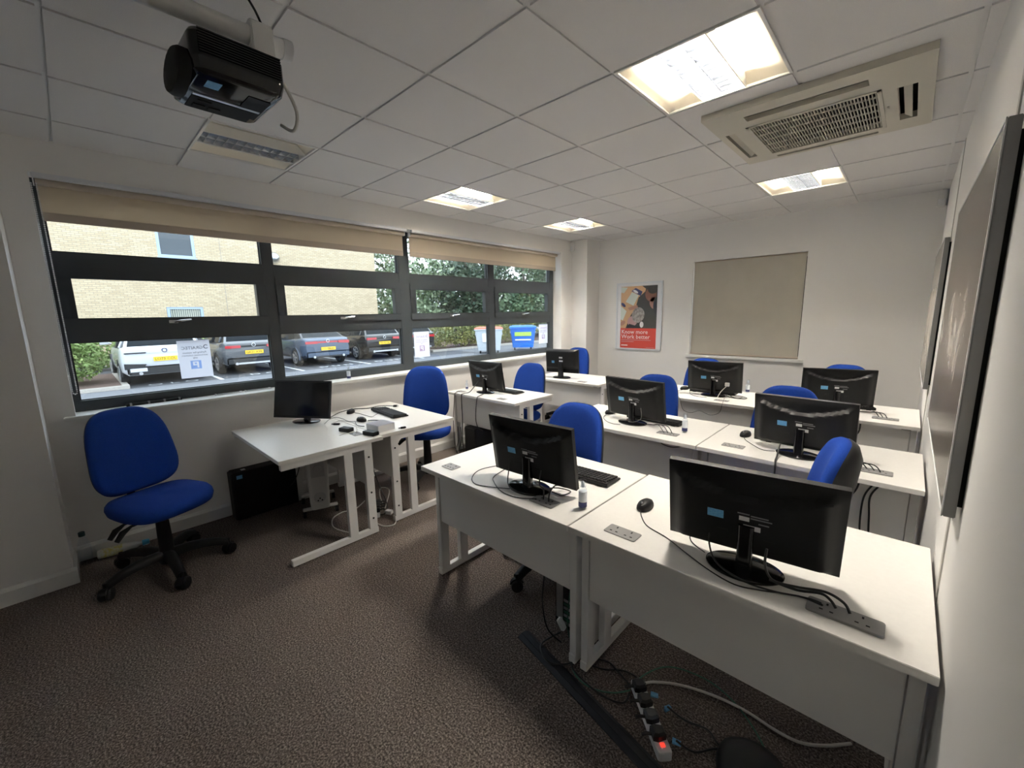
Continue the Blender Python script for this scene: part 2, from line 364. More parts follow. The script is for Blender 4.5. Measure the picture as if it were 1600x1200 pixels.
# ------------------------------------------------------------------ air conditioning cassette
ac = thing('air_conditioner', 'beige ceiling air conditioning cassette with square intake grille', 'air conditioner', (0,0,ZC))
ax0, ax1, ay0, ay1 = -.975, -.025, 2.62, 3.60
slots = {'front': (-.785,-.255,2.725,2.80), 'back': (-.785,-.255,3.53,3.565), 'left': (-.938,-.885,2.93,3.45), 'right': (-.158,-.085,2.93,3.42)}
grid_r = (-.815,-.215,2.885,3.48)
xsn = sorted({ax0, ax1, *[a for s_ in slots.values() for a in s_[:2]], *grid_r[:2]}); ysn = sorted({ay0, ay1, *[a for s_ in slots.values() for a in s_[2:]], *grid_r[2:]})
pm = MB()
for i in range(len(xsn)-1):
    for j in range(len(ysn)-1):
        cx, cy = (xsn[i]+xsn[i+1])/2, (ysn[j]+ysn[j+1])/2
        if any(a < cx < b and c < cy < d for a, b, c, d in list(slots.values())+[grid_r]): continue
        pm.box(xsn[i], xsn[i+1], ysn[j], ysn[j+1], -.034, -.001)
pm.build('fascia', 'beige', ac)
cv_ = MB()
for q in ((ax0+.02,ax1-.02,ay0+.02,ay1-.02,.095,.10),(ax0+.02,ax0+.025,ay0+.02,ay1-.02,-.001,.095),(ax1-.025,ax1-.02,ay0+.02,ay1-.02,-.001,.095),(ax0+.02,ax1-.02,ay0+.02,ay0+.025,-.001,.095),(ax0+.02,ax1-.02,ay1-.025,ay1-.02,-.001,.095)): cv_.box(*q)
cv_.build('inner_cavity', 'void', ac)
for n, (a, b, c, d) in slots.items():
    if n in ('front', 'back'): MB().obox(((a+b)/2,(c+d)/2,-.020),(b-a-.01,.6*(d-c),.003),(R(35 if n == 'front' else -35),0,0)).build('vane', 'beige', ac)
    else: MB().obox(((a+b)/2,(c+d)/2,-.020),(.55*(b-a),d-c-.01,.003),(0,R(-35 if n == 'left' else 35),0)).build('vane', 'beige', ac)
gf = MB(); a, b, c, d = grid_r
for q in ((a,b,c,c+.02),(a,b,d-.02,d),(a,a+.018,c,d),(b-.018,b,c,d)): gf.box(q[0],q[1],q[2],q[3],-.038,-.02)
gr = gf.build('intake_grille', 'beige', ac)
for k in range(40):
    x = a+.024 + (b-a-.048)*k/39
    B(x-.0022, x+.0022, c+.015, d-.015, -.032, -.022).build('grille_slat', 'beige', gr)
for k in range(1, 6):
    y = c + (d-c)*k/6
    B(a+.01, b-.01, y-.003, y+.003, -.034, -.026).build('grille_crossbar', 'beige', gr)
B(b+.012,b+.02,3.15,3.18,-.037,-.033).build('catch','beige_dark',ac)
# ------------------------------------------------------------------ motion sensors
for (x, y, rz, lab) in ((-3.875,5.475,R(0),'small white motion sensor in the far left ceiling corner by the pier'), (.105,5.845,R(0),'small white motion sensor in the far right ceiling corner')):
    s = thing('motion_sensor', lab, 'sensor', (x, y, 2.585), rz, 'corner motion sensors')
    B(-.032,.032,-.026,.026,-.065,.065).build('case', 'white_gloss', s, bevel=.008)
    MB().grid(lambda u, v: (-.024+.048*u, -.0262-.010*sin(PI*u), -.055+.06*v), 8, 2).build('lens', 'label_white', s, smooth=True)
# ------------------------------------------------------------------ roller blinds
def bead_chain(x, y, z0, z1, dy, parent):
    mb = MB(); loop = []
    n = int((z1-z0)/.0125)
    for k in range(n): loop += [(x, y, z0+.02+k*.0125), (x+.012, y+dy, z0+.02+k*.0125)]
    for k in range(5): loop.append((x+.006-.006*cos(PI*k/4), y+dy/2-dy/2*cos(PI*k/4), z0+.02-.018*sin(PI*k/4)))
    for p in loop:
        r = .0055
        mb.add([(p[0]+r,p[1],p[2]),(p[0]-r,p[1],p[2]),(p[0],p[1]+r,p[2]),(p[0],p[1]-r,p[2]),(p[0],p[1],p[2]+r),(p[0],p[1],p[2]-r)],
               [(0,2,4),(2,1,4),(1,3,4),(3,0,4),(2,0,5),(1,2,5),(3,1,5),(0,3,5)])
    mb.tube([(x,y,z1),(x,y,z0+.02)], .0012, 5).tube([(x+.012,y+dy,z1),(x+.012,y+dy,z0+.02)], .0012, 5)
    o = mb.build('bead_chain', 'label_white', parent, fix=False); o['kind'] = 'stuff'
def blind(y0, y1, zb, lab, chain=None):
    t = thing('roller_blind', lab, 'roller blind', (0,0,0), 0, 'roller blinds on the long window')
    B(-3.942,-3.904,y0-.012,y1+.012,2.462,2.4905).build('head_rail','alu',t,bevel=.005)
    MB().cyl((-3.965,y0,2.447),(-3.965,y1,2.447),.022,n=20).build('roller','blind_hem',t,smooth=True)
    B(-3.988,-3.985,y0,y1,zb+.048,2.45).build('fabric','blind_cream',t)
    B(-3.992,-3.979,y0,y1,zb,zb+.052).build('hem_bar','blind_hem',t,bevel=.003)
    for y in (y0-.01, y1+.004): B(-3.985,-3.945,y,y+.006,2.425,2.47).build('bracket','metal_white',t)
    if chain is not None: bead_chain(-3.955, chain, 1.125, 2.43, .022, t)
blind(-.022, 2.548, 2.222, 'cream roller blind raised over the nearer half of the long window, with bead chain', -.040)
blind(2.628, 5.19, 2.222, 'cream roller blind raised over the farther half of the long window')
t = thing('roller_blind', 'beige roller blind pulled fully down over the back wall window', 'roller blind', (0,0,0))
MB().cyl((BX0+.003,YB+.062,2.212),(BX1-.003,YB+.062,2.212),.0235,n=20).build('roller','blind_hem',t,smooth=True)
B(BX0+.003,BX1-.003,YB+.036,YB+.039,1.018,2.215).build('fabric','blind_grey',t)
B(BX0+.003,BX1-.003,YB+.032,YB+.042,1.001,1.022).build('hem_bar','blind_hem',t,bevel=.003)
MB().tube([(BX1-.006,YB+.022,2.18),(BX1-.006,YB+.022,1.03)],.003,6).build('pull_cord','black_plastic',t)
# ------------------------------------------------------------------ poster in snap frame
po = thing('poster', 'framed poster with red lower block reading Know more Work better on back wall', 'poster', (-2.955,YB,1.52))
def pbox(n, x0, x1, z0, z1, m, d0, d1, par=po): return B(x0,x1,-d1,-d0,z0,z1).build(n, m, par)
B(-.355,.355,-.012,0,-.485,.485).build('backing','p_white',po)
for q in ((-.365,.365,-.50,-.475),(-.365,.365,.475,.50),(-.365,-.340,-.475,.475),(.340,.365,-.475,.475)):
    B(q[0],q[1],-.022,0,q[2],q[3]).build('frame_rail','alu',po,bevel=.003)
IM = (-.287,.287,-.175,.445)
photo = pbox('printed_photo', IM[0], IM[1], IM[2], IM[3], 'p_dark', .012, .0125)
def shape(n, pts, m, lay):
    pts = [(min(max(x,IM[0]),IM[1]), min(max(z,IM[2]),IM[3])) for x, z in pts]
    MB().prism(pts, 'y', -.0125-.0003*lay, -.0122-.0003*lay).build(n, m, photo)
def ell(cx, cz, a, b, rot=0, n=22): return [(cx+a*cos(2*PI*k/n)*cos(rot)-b*sin(2*PI*k/n)*sin(rot), cz+a*cos(2*PI*k/n)*sin(rot)+b*sin(2*PI*k/n)*cos(rot)) for k in range(n)]
shape('print_desk', [(-.287,.19),(-.287,.445),(.05,.445),(.11,.40),(.09,.31),(-.02,.16),(-.12,.02),(-.20,-.175),(-.287,-.175)], 'p_desk', 1)
shape('print_keyboard', [(-.21,.22),(-.11,.36),(.0,.31),(-.08,.16)], 'p_key', 2)
shape('print_mat', [(-.12,.375),(-.05,.42),(.06,.36),(.03,.30)], 'p_navy', 2)
shape('print_mouse', ell(-.05,.365,.045,.018,-.5), 'p_white', 3)
shape('print_keyboard', [(-.287,-.04),(-.287,.16),(-.19,.08),(-.25,-.06)], 'p_key', 2)
shape('print_mat', ell(-.245,.175,.045,.022,-.7), 'p_navy', 3)
shape('print_papers', [(-.287,.36),(-.287,.44),(-.18,.43),(-.24,.35)], 'p_key', 2)
shape('print_sleeve', [(.0,.28),(.10,.36),(.287,.30),(.287,-.175),(-.02,-.175),(-.06,.08)], 'p_dark', 3)
shape('print_arm', [(-.17,.13),(-.02,.17),(.0,.12),(-.14,.09)], 'p_skin', 4)
shape('print_head', ell(.19,.31,.085,.10,.3), 'p_skin2', 4)
shape('print_hair', ell(.22,.39,.08,.065,.1), 'p_darker', 5)
shape('print_head', ell(.235,.19,.06,.085,.2), 'p_skin', 4)
shape('print_hair', ell(.275,.15,.045,.12,0), 'p_darker', 5)
shape('print_face', ell(-.09,-.07,.085,.075,.5), 'p_pink', 5)
shape('print_hair', ell(.0,.02,.10,.115,-.3), 'p_hair', 6)
shape('print_hair', ell(.06,-.12,.030,.045,0), 'p_white', 6)
shape('print_collar', [(-.18,-.175),(-.14,-.11),(.02,-.15),(.03,-.175)], 'p_darker', 7)
shape('print_hand', ell(-.25,-.10,.05,.03,.6), 'p_skin', 4)
red = pbox('red_block', IM[0], IM[1], -.475, -.175, 'poster_red', .012, .0127)
FACE = lambda x, z, d=.0131: Matrix.Translation((x, -d, z)) @ Matrix.Rotation(PI/2, 4, 'X')
text('lettering', 'Know more', .088, 'p_white', red, FACE(-.268,-.232), 'LEFT')
text('lettering', 'Work better', .088, 'p_white', red, FACE(-.268,-.305), 'LEFT')
for (x0, x1, z) in ((-.268,.21,-.352),(-.268,-.06,-.378)): B(x0,x1,-.0131,-.0128,z-.004,z+.004).build('fine_print','p_pink',red)
B(-.268,-.16,-.0131,-.0128,-.442,-.427).build('fine_print','p_white',red)
B(.14,.27,-.0131,-.0128,-.464,-.458).build('fine_print','p_pink',red)
# ------------------------------------------------------------------ two canvas prints on the right wall
for (y0, y1, z0, z1, m, lab) in ((1.535,2.89,1.045,2.022,'print_road','large grey-sided wall picture with streaky brown and white print, nearest the camera'),
                                 (4.08,5.50,1.02,2.045,'print_pale','grey-sided wall picture farther along the right wall, pale print')):
    t = thing('wall_picture', lab, 'picture', (XR,(y0+y1)/2,(z0+z1)/2), 0, 'pictures on the right wall')
    h, k = (y1-y0)/2, (z1-z0)/2
    B(-.034,-.010,-h,h,-k,k).build('box_frame','canvas_side',t,bevel=.002)
    B(-.0355,-.0342,-h+.012,h-.012,-k+.02,k-.012).build('printed_face',m,t)
    e = MB()
    for q in ((-h,h,-k,-k+.006),(-h,h,k-.006,k),(-h,-h+.012,-k,k),(h-.012,h,-k,k)): e.box(-.0368,-.0342,*q)
    e.build('edge_trim','label_white',t)
    B(-.010,0,-h+.012,h-.012,-k+.03,k-.03).build('gap_fill','void',t)  # near-black block filling the gap between picture and wall
# ------------------------------------------------------------------ projector on its boom
pj_ = thing('projector', 'black ceiling projector with ribbed vents and blue sticker', 'projector', (-1.805,.49,2.41), R(2))
def rr(x0,x1,y0,y1,r,n=5):
    out = []
    for (cx,cy,a0) in ((x1-r,y1-r,0),(x0+r,y1-r,90),(x0+r,y0+r,180),(x1-r,y0+r,270)):
        for k in range(n+1): a = R(a0+90*k/n); out.append((cx+r*cos(a), cy+r*sin(a)))
    return out
def ringz(p, z, s=1, dx=0, dy=0): return [(x*s+dx, y*s+dy, z) for x, y in p]
pp = rr(-.165,.165,-.135,.135,.035)
MB().ring_loft([ringz(pp,-.062,.86),ringz(pp,-.052,.95),ringz(pp,-.020,1.0),ringz(pp,.045,1.0),ringz(pp,.060,.94)]).build('body','gloss_black',pj_,smooth=35)
for k in range(9):
    z = -.012 + .0075*k
    B(.163,.1705,-.115,.118,z,z+.004).build('vent_rib','gloss_black',pj_)
MB().prism([(.035,-.065),(.105,-.065),(.100,-.058),(.040,-.058)],'x',-.09,.09).build('lens_recess','black_matt',pj_)
B(-.13,-.03,-.10,.09,-.066,-.061).build('connector_panel','rubber',pj_)
for q in ((-.11,-.085,-.085,-.05),(-.11,-.085,-.04,-.005),(-.06,-.045,-.08,-.04)): B(q[0],q[1],q[2],q[3],-.070,-.065).build('port','void',pj_)
B(.055,.105,-.085,-.045,-.0635,-.0615).build('sticker','sticker_blue',pj_)
B(-.022,-.008,-.10,.10,-.066,-.061).build('trim_strip','steel',pj_)
MB().ring_loft([[(.02+.115*cos(R(a))*s_, yy, -.03+.060*sin(R(a))*s_) for a in range(0,360,18)] for yy, s_ in ((-.128,1.0),(-.150,1.0),(-.160,.92),(-.162,.5))]).build('lens_hood','rubber',pj_,smooth=50)
bm_ = thing('projector_boom', 'white wall-mounted boom arm that carries the projector', 'mount', (-1.745,YF,2.555))
MB().cyl((0,0,0),(0,1.865,0),.030,n=24).build('pole','metal_white',bm_,smooth=True)
MB().cyl((0,1.862,0),(0,1.892,0),.0335,n=24).build('end_cap','label_white',bm_,smooth=True)
B(-.09,.09,0,.012,-.12,.12).build('wall_plate','metal_white',bm_,bevel=.003)
br = MB(); br.prism([(-.040,-.085),(-.040,.03),(-.025,.045),(.025,.045),(.040,.03),(.040,-.085)],'y',1.755,1.825)
br.build('clamp','metal_white',bm_,bevel=.004)
B(-.10,.06,1.64,1.80,-.094,-.084).build('mounting_plate','metal_white',bm_)
tag(MB().tube(spline([(-1.66,.625,2.40),(-1.66,.66,2.32),(-1.70,.66,2.27),(-1.76,.64,2.30)]),.006,8).build('projector_cable','cable_white',None,smooth=True),'white cable looping behind the projector','cable')
tag(MB().tube(spline([(-1.735,.60,2.60),(-1.74,.585,2.64),(-1.75,.565,ZC)]),.004,8).build('hanging_cable','cable_black',None,smooth=True),'thin dark cable from the ceiling to the boom clamp','cable')
# ------------------------------------------------------------------ desks
def desk(label, x0, x1, y0, y1, side, sockets=()):
    hx, hy = (x1-x0)/2, (y1-y0)/2
    t = thing('desk', label, 'desk', ((x0+x1)/2, (y0+y1)/2, 0), 0 if side > 0 else PI, 'white office desks')
    B(-hx+.001,hx-.001,-hy,hy,.704,.730).build('desktop','laminate',t,bevel=.0015)
    B(-hx+.05,hx-.05,-hy+.092,-hy+.110,.365,.703).build('modesty_panel','panel_white',t)
    for sx in (-1, 1):
        a, b = sorted((sx*(hx-.012), sx*(hx-.046)))
        for p, q in ((-hy+.086,-hy+.146),(-hy+.235,-hy+.295)):
            B(a,b,p,q,.045,.665).build('upright','metal_white',t,bevel=.002)
        B(a,b,-hy+.080,hy-.02,.008,.050).build('foot','metal_white',t,bevel=.002)
        B(a,b,-hy+.086,hy-.012,.660,.704).build('top_rail','metal_white',t,bevel=.002)
        for y in (-hy+.10, hy-.05): MB().cyl(((a+b)/2,y,0),((a+b)/2,y,.012),.012,n=10).build('glide','black_plastic',t)
        for z in ((.60,.33,.13) if x1 < -2 else ()):
            xo = sx*(hx-.012); MB().cyl((xo-sx*.004,-hy+.116,z),(xo+sx*.003,-hy+.116,z),.007,n=10).build('bolt','black_plastic',t)
        B(*sorted((sx*(hx-.10),sx*(hx-.05))),-hy+.05,-hy+.10,.690,.704).build('bracket','black_plastic',t)
    for (x, y, w_, d_, up) in sockets:
        lx, ly = (x-t.location.x)*side, (y-t.location.y)*side
        p = MB().prism(rr(-w_/2,w_/2,-d_/2,d_/2,.008,3),'z',.7295,.7295+.004+up).build('power_socket','socket_grey',t,loc=(lx,ly,0),bevel=.0012)
        for sx in (-1, 1):
            zz = .7337+up
            for q in ((0,.018,.005,.010),(-.012,-.014,.009,.005),(.012,-.014,.009,.005)):
                B(sx*w_*.23+q[0]-q[2]/2,sx*w_*.23+q[0]+q[2]/2,q[1]-q[3]/2,q[1]+q[3]/2,zz-.002,zz+.0006).build('socket_slot','void',p)
    return t
desk('front row white desk at the left, holding a monitor and a sanitiser bottle', -1.99,-.942,1.305,2.03,1,[(-1.15,1.415,.135,.075,.002),(-1.845,1.415,.10,.07,0)])
desk('front row white desk against the right wall, nearest the camera', -.938,.14,1.305,2.045,1,[(-.05,1.405,.175,.07,.005),(-.745,1.405,.135,.07,0)])
desk('middle row white desk at the left, with a sanitiser bottle near its right end', -2.085,-.927,2.69,3.385,1,[(-1.175,2.845,.15,.07,0)])
desk('middle row white desk against the right wall', -.923,.138,2.69,3.385,1,[(-.745,2.845,.13,.07,0),(-.055,2.85,.15,.07,.004)])
desk('rear row white desk in front of the covered back window', -1.93,-.85,4.13,4.87,1,[(-1.245,4.25,.13,.07,0)])
desk('rear row white desk against the right wall', -.845,.138,4.13,4.87,1,[(-.06,4.30,.16,.07,.004)])
desk('white presenter desk by the long window with black monitor facing the room', -3.79,-2.715,.77,1.474,-1,[(-2.93,1.375,.10,.07,0)])
desk('white desk by the long window pushed back to back against the presenter desk', -3.805,-2.755,1.478,2.165,1)
desk('white desk by the long window under the farther parking sign, second student desk', -3.78,-2.715,2.885,3.50,1,[(-3.64,2.985,.11,.07,0),(-2.975,2.975,.11,.07,0)])
desk('farthest white desk beside the long window near the corner pier', -3.75,-2.64,4.28,4.955,1,[(-2.93,4.37,.12,.07,0)])
# ------------------------------------------------------------------ monitors
def sstep(t): t = min(1, max(0, t)); return t*t*(3-2*t)
MW, MH = .255, .155
def back_depth(u, v):
    e = sstep((1-abs(u))/.22)*sstep((1-abs(v))/.14)
    va = .93 - .50*(1-u*u)
    st = sstep((v-va)/.07+.5)
    return .012 + e*(.032*(1-st) + .006*st) + .0012*math.exp(-((v-va)/.03)**2)*e
def monitor(label, x, y, yaw, tilt, proto=None, z=.73):
    if proto:
        t = copy_tree(proto); t['label'] = label
    else:
        t = thing('monitor', label, 'monitor', (0,0,0), 0, 'black flat-screen monitors')
        hs = MB(); hs.box(-MW,MW,-.012,.012,-MH,MH)
        hs.grid(lambda u, v: (-MW+2*MW*u, -back_depth(2*u-1, 2*v-1), -MH+2*MH*v), 40, 26)
        h = hs.build('housing','black_plastic',t,smooth=50,loc=(0,.022,.197),rot=(R(10),0,0),fix=False)
        B(-MW+.014,MW-.014,.0118,.0126,-MH+.02,MH-.014).build('screen','screen',h)
        def stick(n, u, v, w_, h_, m):
            d = back_depth(u, v); B(u*MW-w_/2,u*MW+w_/2,-d-.0012,-d,v*MH-h_/2,v*MH+h_/2).build(n,m,h)
        stick('asset_sticker',-.37,-.02,.050,.030,'sticker_blue')
        stick('rating_label',-.03,.0,.030,.016,'label_white'); stick('barcode_label',.06,-.20,.050,.018,'label_white')
        for k, (u, v, w_) in enumerate(((-.04,.12,.035),(.14,.10,.05),(.16,.04,.06),(.19,-.06,.03))): stick('fine_print',u,v,w_,.004,'print_grey')
        for (u, v) in ((-.28,-.42),(.26,-.46)): stick('port',u,v,.030,.010,'void')
        MB().ring_loft([[(a*s_, b*s_-.012, zz) for a, b in rr(-.024,.024,-.020,.020,.012)] for s_, zz in ((1.15,.010),(1,.03),(.95,.12),(1.0,.165))]).build('neck','gloss_black',t,smooth=50)
        rings = [[(.118*s_*cos(a), .086*s_*sin(a), zz) for a in [2*PI*k/36 for k in range(36)]] for s_, zz in ((.97,0),(1,.003),(1,.008),(.93,.012),(.3,.017))]
        MB().ring_loft(rings).build('base','gloss_black',t,smooth=50)
    t.location = (x, y, z); t.rotation_euler = (0,0,R(yaw))
    for c in t.children:
        if c.name.startswith('housing'): c.rotation_euler = (R(tilt),0,0)
    return t
m0 = monitor('large black monitor seen from behind, nearest the camera at the right', -.325,1.468,7.3,11)
monitor('black monitor seen from behind on the left front row desk', -1.308,1.487,3.2,9,m0)
monitor('black monitor seen from behind on the left middle row desk', -1.508,2.955,-5.9,9.4,m0)
monitor('black monitor seen from behind on the right middle row desk, with arched top ridge', -.402,2.90,-3.7,9.5,m0)
monitor('black monitor seen from behind below the covered back window, white plug in its back', -1.39,4.45,6.4,9.1,m0)
monitor('black monitor seen from behind on the rear desk against the right wall', -.39,4.455,14,5,m0)
monitor('black monitor showing its dark screen to the camera, by the long window', -3.615,1.275,213.5,12,m0)
monitor('small black monitor seen from behind on the second desk by the long window', -3.37,3.11,.8,10.5,m0)
# the older, squarer monitor in the far corner
t = thing('monitor', 'older square-backed black monitor on the farthest desk by the window', 'monitor', (-3.34,4.49,.73), R(10), 'black flat-screen monitors')
hs = MB(); hs.box(-.24,.24,-.012,.014,-.155,.16)
def old_back(u, v):
    a, b = 2*u-1, 2*v-1; e = sstep((1-abs(a))/.12)*sstep((1-b)/.12)*sstep((b+.62)/.2+.35)
    return (-.24+.48*u, -.012-.045*e, -.155+.315*v)
hs.grid(old_back, 28, 22); h = hs.build('housing','black_plastic',t,smooth=50,loc=(0,.015,.225),rot=(R(4),0,0),fix=False)
B(-.225,.225,.0138,.0146,-.13,.145).build('screen','screen',h)
B(-.13,-.09,-.0585,-.057,-.02,.012).build('asset_sticker','sticker_blue',h)
B(-.02,.03,-.0585,-.057,.045,.065).build('rating_label','label_white',h); B(-.02,.035,-.0585,-.057,.0,.02).build('barcode_label','label_white',h)
MB().ring_loft([[(a*s_, b*s_-.03, zz) for a, b in rr(-.035,.035,-.02,.02,.01)] for s_, zz in ((1.15,.012),(1,.04),(.95,.2))]).build('neck','black_plastic',t,smooth=50)
MB().ring_loft([[(.125*s_*cos(a), .09*s_*sin(a), zz) for a in [2*PI*k/32 for k in range(32)]] for s_, zz in ((1,0),(1,.010),(.9,.015))]).build('base','black_plastic',t,smooth=50)
# ------------------------------------------------------------------ operator chairs
def outline(hw, hh, n=44, p=3.0, taper=.16, low=.0):
    out = []
    for k in range(n):
        a = 2*PI*k/n; c, s_ = cos(a), sin(a)
        ex = math.copysign(abs(c)**(2/p), c); ez = math.copysign(abs(s_)**(2/p), s_)
        out.append((hw*ex*(1-taper*ez - low*(1-ez*ez)*0), hh*ez))
    return out
def chair(label, x, y, rz, lift=0, proto=None, br=0):
    if proto:
        t = copy_tree(proto); t['label'] = label
    else:
        t = thing('office_chair', label, 'chair', (0,0,0), 0, 'blue operator chairs')
        # seat cushion: outline in xy, waterfall front
        so = outline(.242,.235,48,3.2,-.05)
        def sring(s_, z): return [(a*s_, .02+b*s_, z - .030*max(0, b*s_/.235-.35)**2*1.6 - .012*(1-(a/.245)**2)*(1 if z > .48 else 0)) for a, b in so]
        MB().ring_loft([sring(.55,.435),sring(.86,.432),sring(.97,.450),sring(1.0,.480),sring(.985,.502),sring(.93,.520),sring(.78,.528),sring(.45,.530),sring(.1,.530)]).build('seat','blue_fabric',t,smooth=70)
        MB().ring_loft([[(a*.75,.02+b*.75,z) for a, b in so] for z in (.424,.440)]).build('seat_pan','black_plastic',t)
        # backrest: outline in xz, wrapped round the sitter, leaning back
        bo = outline(.222,.268,52,3.3,.115)
        L = R(9)
        def bring(s_, d, zc=.785):
            r = []
            for a, b in bo:
                px, pz = a*s_, b*s_
                yy = -.235 + d + 1.0*px*px - .10*(pz-.02)**2 - .035*math.exp(-((pz+.12)/.12)**2)*0
                r.append((px, yy - math.tan(L)*pz, zc+pz))
            return r
        MB().ring_loft([bring(.93,-.020),bring(.985,-.008),bring(1.0,.012),bring(.975,.030),bring(.90,.042),bring(.70,.048),bring(.35,.050),bring(.08,.050)]).build('backrest','blue_fabric',t,smooth=70)
        MB().ring_loft([bring(.45,-.072),bring(.74,-.066),bring(.92,-.042),bring(.985,-.016),bring(.985,-.006)]).build('back_shell','black_plastic',t,smooth=70)
        MB().tube(spline([(0,-.05,.405),(0,-.20,.40),(0,-.285,.46),(0,-.29,.60),(0,-.285,.72)]),[.022]*24+[.02],8).build('back_bar','black_plastic',t,smooth=True)
        B(-.07,.07,-.10,.12,.385,.425).build('mechanism','black_plastic',t,bevel=.008)
        for q in (.06,-.01): MB().tube([(.06,q,.40),(.18,q-.01,.395),(.225,q-.01,.375),(.262,q+.0,.340)],[.007,.008,.017,.013],8).build('lever','black_plastic',t,smooth=True)
        MB().lathe([(.040,.10),(.038,.20),(.034,.34),(.034,.40)],18).build('gas_column','black_plastic',t,smooth=True)
        MB().lathe([(.045,.055),(.05,.07),(.05,.12),(.034,.15),(.03,.20)],20).build('hub','black_plastic',t,smooth=True)
        arm = cst = None
        for k in range(5):
            a = 2*PI*k/5
            if arm is None:
                pts = spline([(.03,0,.112),(.13,0,.122),(.24,0,.112),(.325,0,.085)]); n = len(pts)
                arm = MB().ring_loft([[(p.x, w_*(.032-.008*i/(n-1)), p.z+h_*(.026-.008*i/(n-1))) for w_, h_ in ((1,-1),(1,.3),(.5,1),(-.5,1),(-1,.3),(-1,-1))] for i, p in enumerate(pts)]).mesh('base_arm','black_plastic',50)
                cm = MB()
                for sy in (-1, 1): cm.lathe([(.004,-.010),(.026,-.010),(.029,-.005),(.029,.005),(.026,.010),(.004,.010)],16)
                for i in range(len(cm.v)):
                    X, Y, Z = cm.v[i]; cm.v[i] = (X, Z + (-.0135 if i < len(cm.v)//2 else .0135), Y + .029)
                cm.tube([(.0,-.024,.032),(.0,.024,.032)],.008,8).tube([(0,0,.04),(0,0,.085)],.009,8)
                cm.ring_loft([[(.034*cos(R(q)), yy, .030+.034*sin(R(q))) for q in range(20,171,15)] for yy in (-.010,.010)],True)
                cst = cm.mesh('castor','black_plastic',50)
            o = bpy.data.objects.new('base_arm',arm); col.objects.link(o); o.parent = t; o.rotation_euler = (0,0,a)
            o = bpy.data.objects.new('castor',cst); col.objects.link(o); o.parent = t; o.scale = (1.25,1.25,1.25); o.location = (.325*cos(a),.325*sin(a),0); o.rotation_euler = (0,0,a*2.3+.8)
    t.location = (x, y, 0); t.rotation_euler = (0,0,R(rz))
    for c in t.children:
        if br and c.name.split('.')[0] in ('base_arm','castor'): c.location = Matrix.Rotation(R(br),3,'Z') @ c.location; c.rotation_euler.z += R(br)
    if lift:
        for c in t.children:
            if c.name.split('.')[0] in ('seat','seat_pan','backrest','back_shell','back_bar','mechanism','lever','gas_column'): c.location.z = lift
    return t
c0 = chair('blue operator chair standing alone at the left, turned towards the camera', -3.345,.245,-68)
chair('blue operator chair between the two window desks, its back against the window sill', -3.33,2.27,-130,.035,c0)
chair('blue operator chair tucked under the second student desk by the window', -3.15,3.41,180,-.03,c0)
chair('blue operator chair in the far corner behind the older square monitor', -3.59,5.0,182,.02,c0,36)
chair('blue operator chair behind the left front row desk', -1.50,1.925,176,-.03,c0,20)
chair('blue operator chair turned sideways showing its black back shell, by the right wall', -.42,2.29,99,-.045,c0,10)
chair('blue operator chair behind the right middle row monitor', -.585,3.41,184,-.03,c0,50)
chair('blue operator chair at the rear desk by the right wall, only its top showing', -.435,5.09,176,-.025,c0,30)
chair('blue operator chair behind the left middle row monitor', -1.625,3.40,180,-.03,c0)
chair('blue operator chair half hidden behind the monitor below the back window', -1.735,4.98,180,-.03,c0)
# ------------------------------------------------------------------ keyboards, mice, bottles
def keyboard(label, x, y, rz, z=.73, proto=[]):
    if proto: t = copy_tree(proto[0]); t['label'] = label
    else:
        t = thing('keyboard', label, 'keyboard', (0,0,0), 0, 'black keyboards'); proto.append(t)
        MB().prism([(-.072,.002),(.072,.004),(.072,.024),(.066,.026),(-.070,.012),(-.072,.010)],'x',-.222,.222).build('case','black_plastic',t,bevel=.002)
        k = MB()
        for r in range(6):
            for c in range(21):
                if c in (15,): continue
                kx, ky = -.210+c*.0202, .056-r*.0222; zz = .0195+.0066*(ky/.07)
                k.box(kx,kx+.0165,ky-.0085,ky+.0085,zz,zz+.006)
        o = k.build('keys','black_matt',t); o['kind'] = 'stuff'
        for xx in (-.19,.16): B(xx,xx+.03,.05,.07,0,.004).build('flip_foot','rubber',t)
    t.location = (x,y,z); t.rotation_euler = (0,0,R(rz)); return t
keyboard('black keyboard lying near the middle of the back to back window desks', -3.33,1.885,176)
keyboard('black keyboard behind the left front row monitor, its end poking out right', -1.235,1.80,180+2)
keyboard('black keyboard behind the nearest monitor, its end poking out left', -.36,1.78,176)
keyboard('black keyboard under the left middle row monitor', -1.40,3.14,180-4)
keyboard('black keyboard on the second window desk beside the small monitor', -3.24,3.30,180)
keyboard('black keyboard under the monitor below the back window', -1.44,4.62,182)
keyboard('black keyboard at the right wall end of the rear desk', -.36,4.62,190)
keyboard('black keyboard behind the right middle row monitor', -.42,3.14,178)
def mouse(label, x, y, rz, z=.73, proto=[]):
    if proto: t = copy_tree(proto[0]); t['label'] = label
    else:
        t = thing('mouse', label, 'computer mouse', (0,0,0), 0, 'black computer mice'); proto.append(t)
        rings = []
        for s_, zz in ((.92,0),(1,.006),(.97,.018),(.82,.029),(.5,.036),(.12,.038)):
            rings.append([(.030*s_*math.copysign(abs(cos(a))**.8,cos(a)), .052*s_*sin(a)-.006*(1-s_), zz) for a in [2*PI*k/24 for k in range(24)]])
        MB().ring_loft(rings).build('shell','black_plastic',t,smooth=70)
        MB().cyl((-.004,.026,.030),(.004,.026,.030),.009,n=12).build('scroll_wheel','chrome',t,smooth=True)
        B(-.0006,.0006,.006,.044,.020,.034).build('button_split','void',t)
    t.location = (x,y,z); t.rotation_euler = (0,0,R(rz)); return t
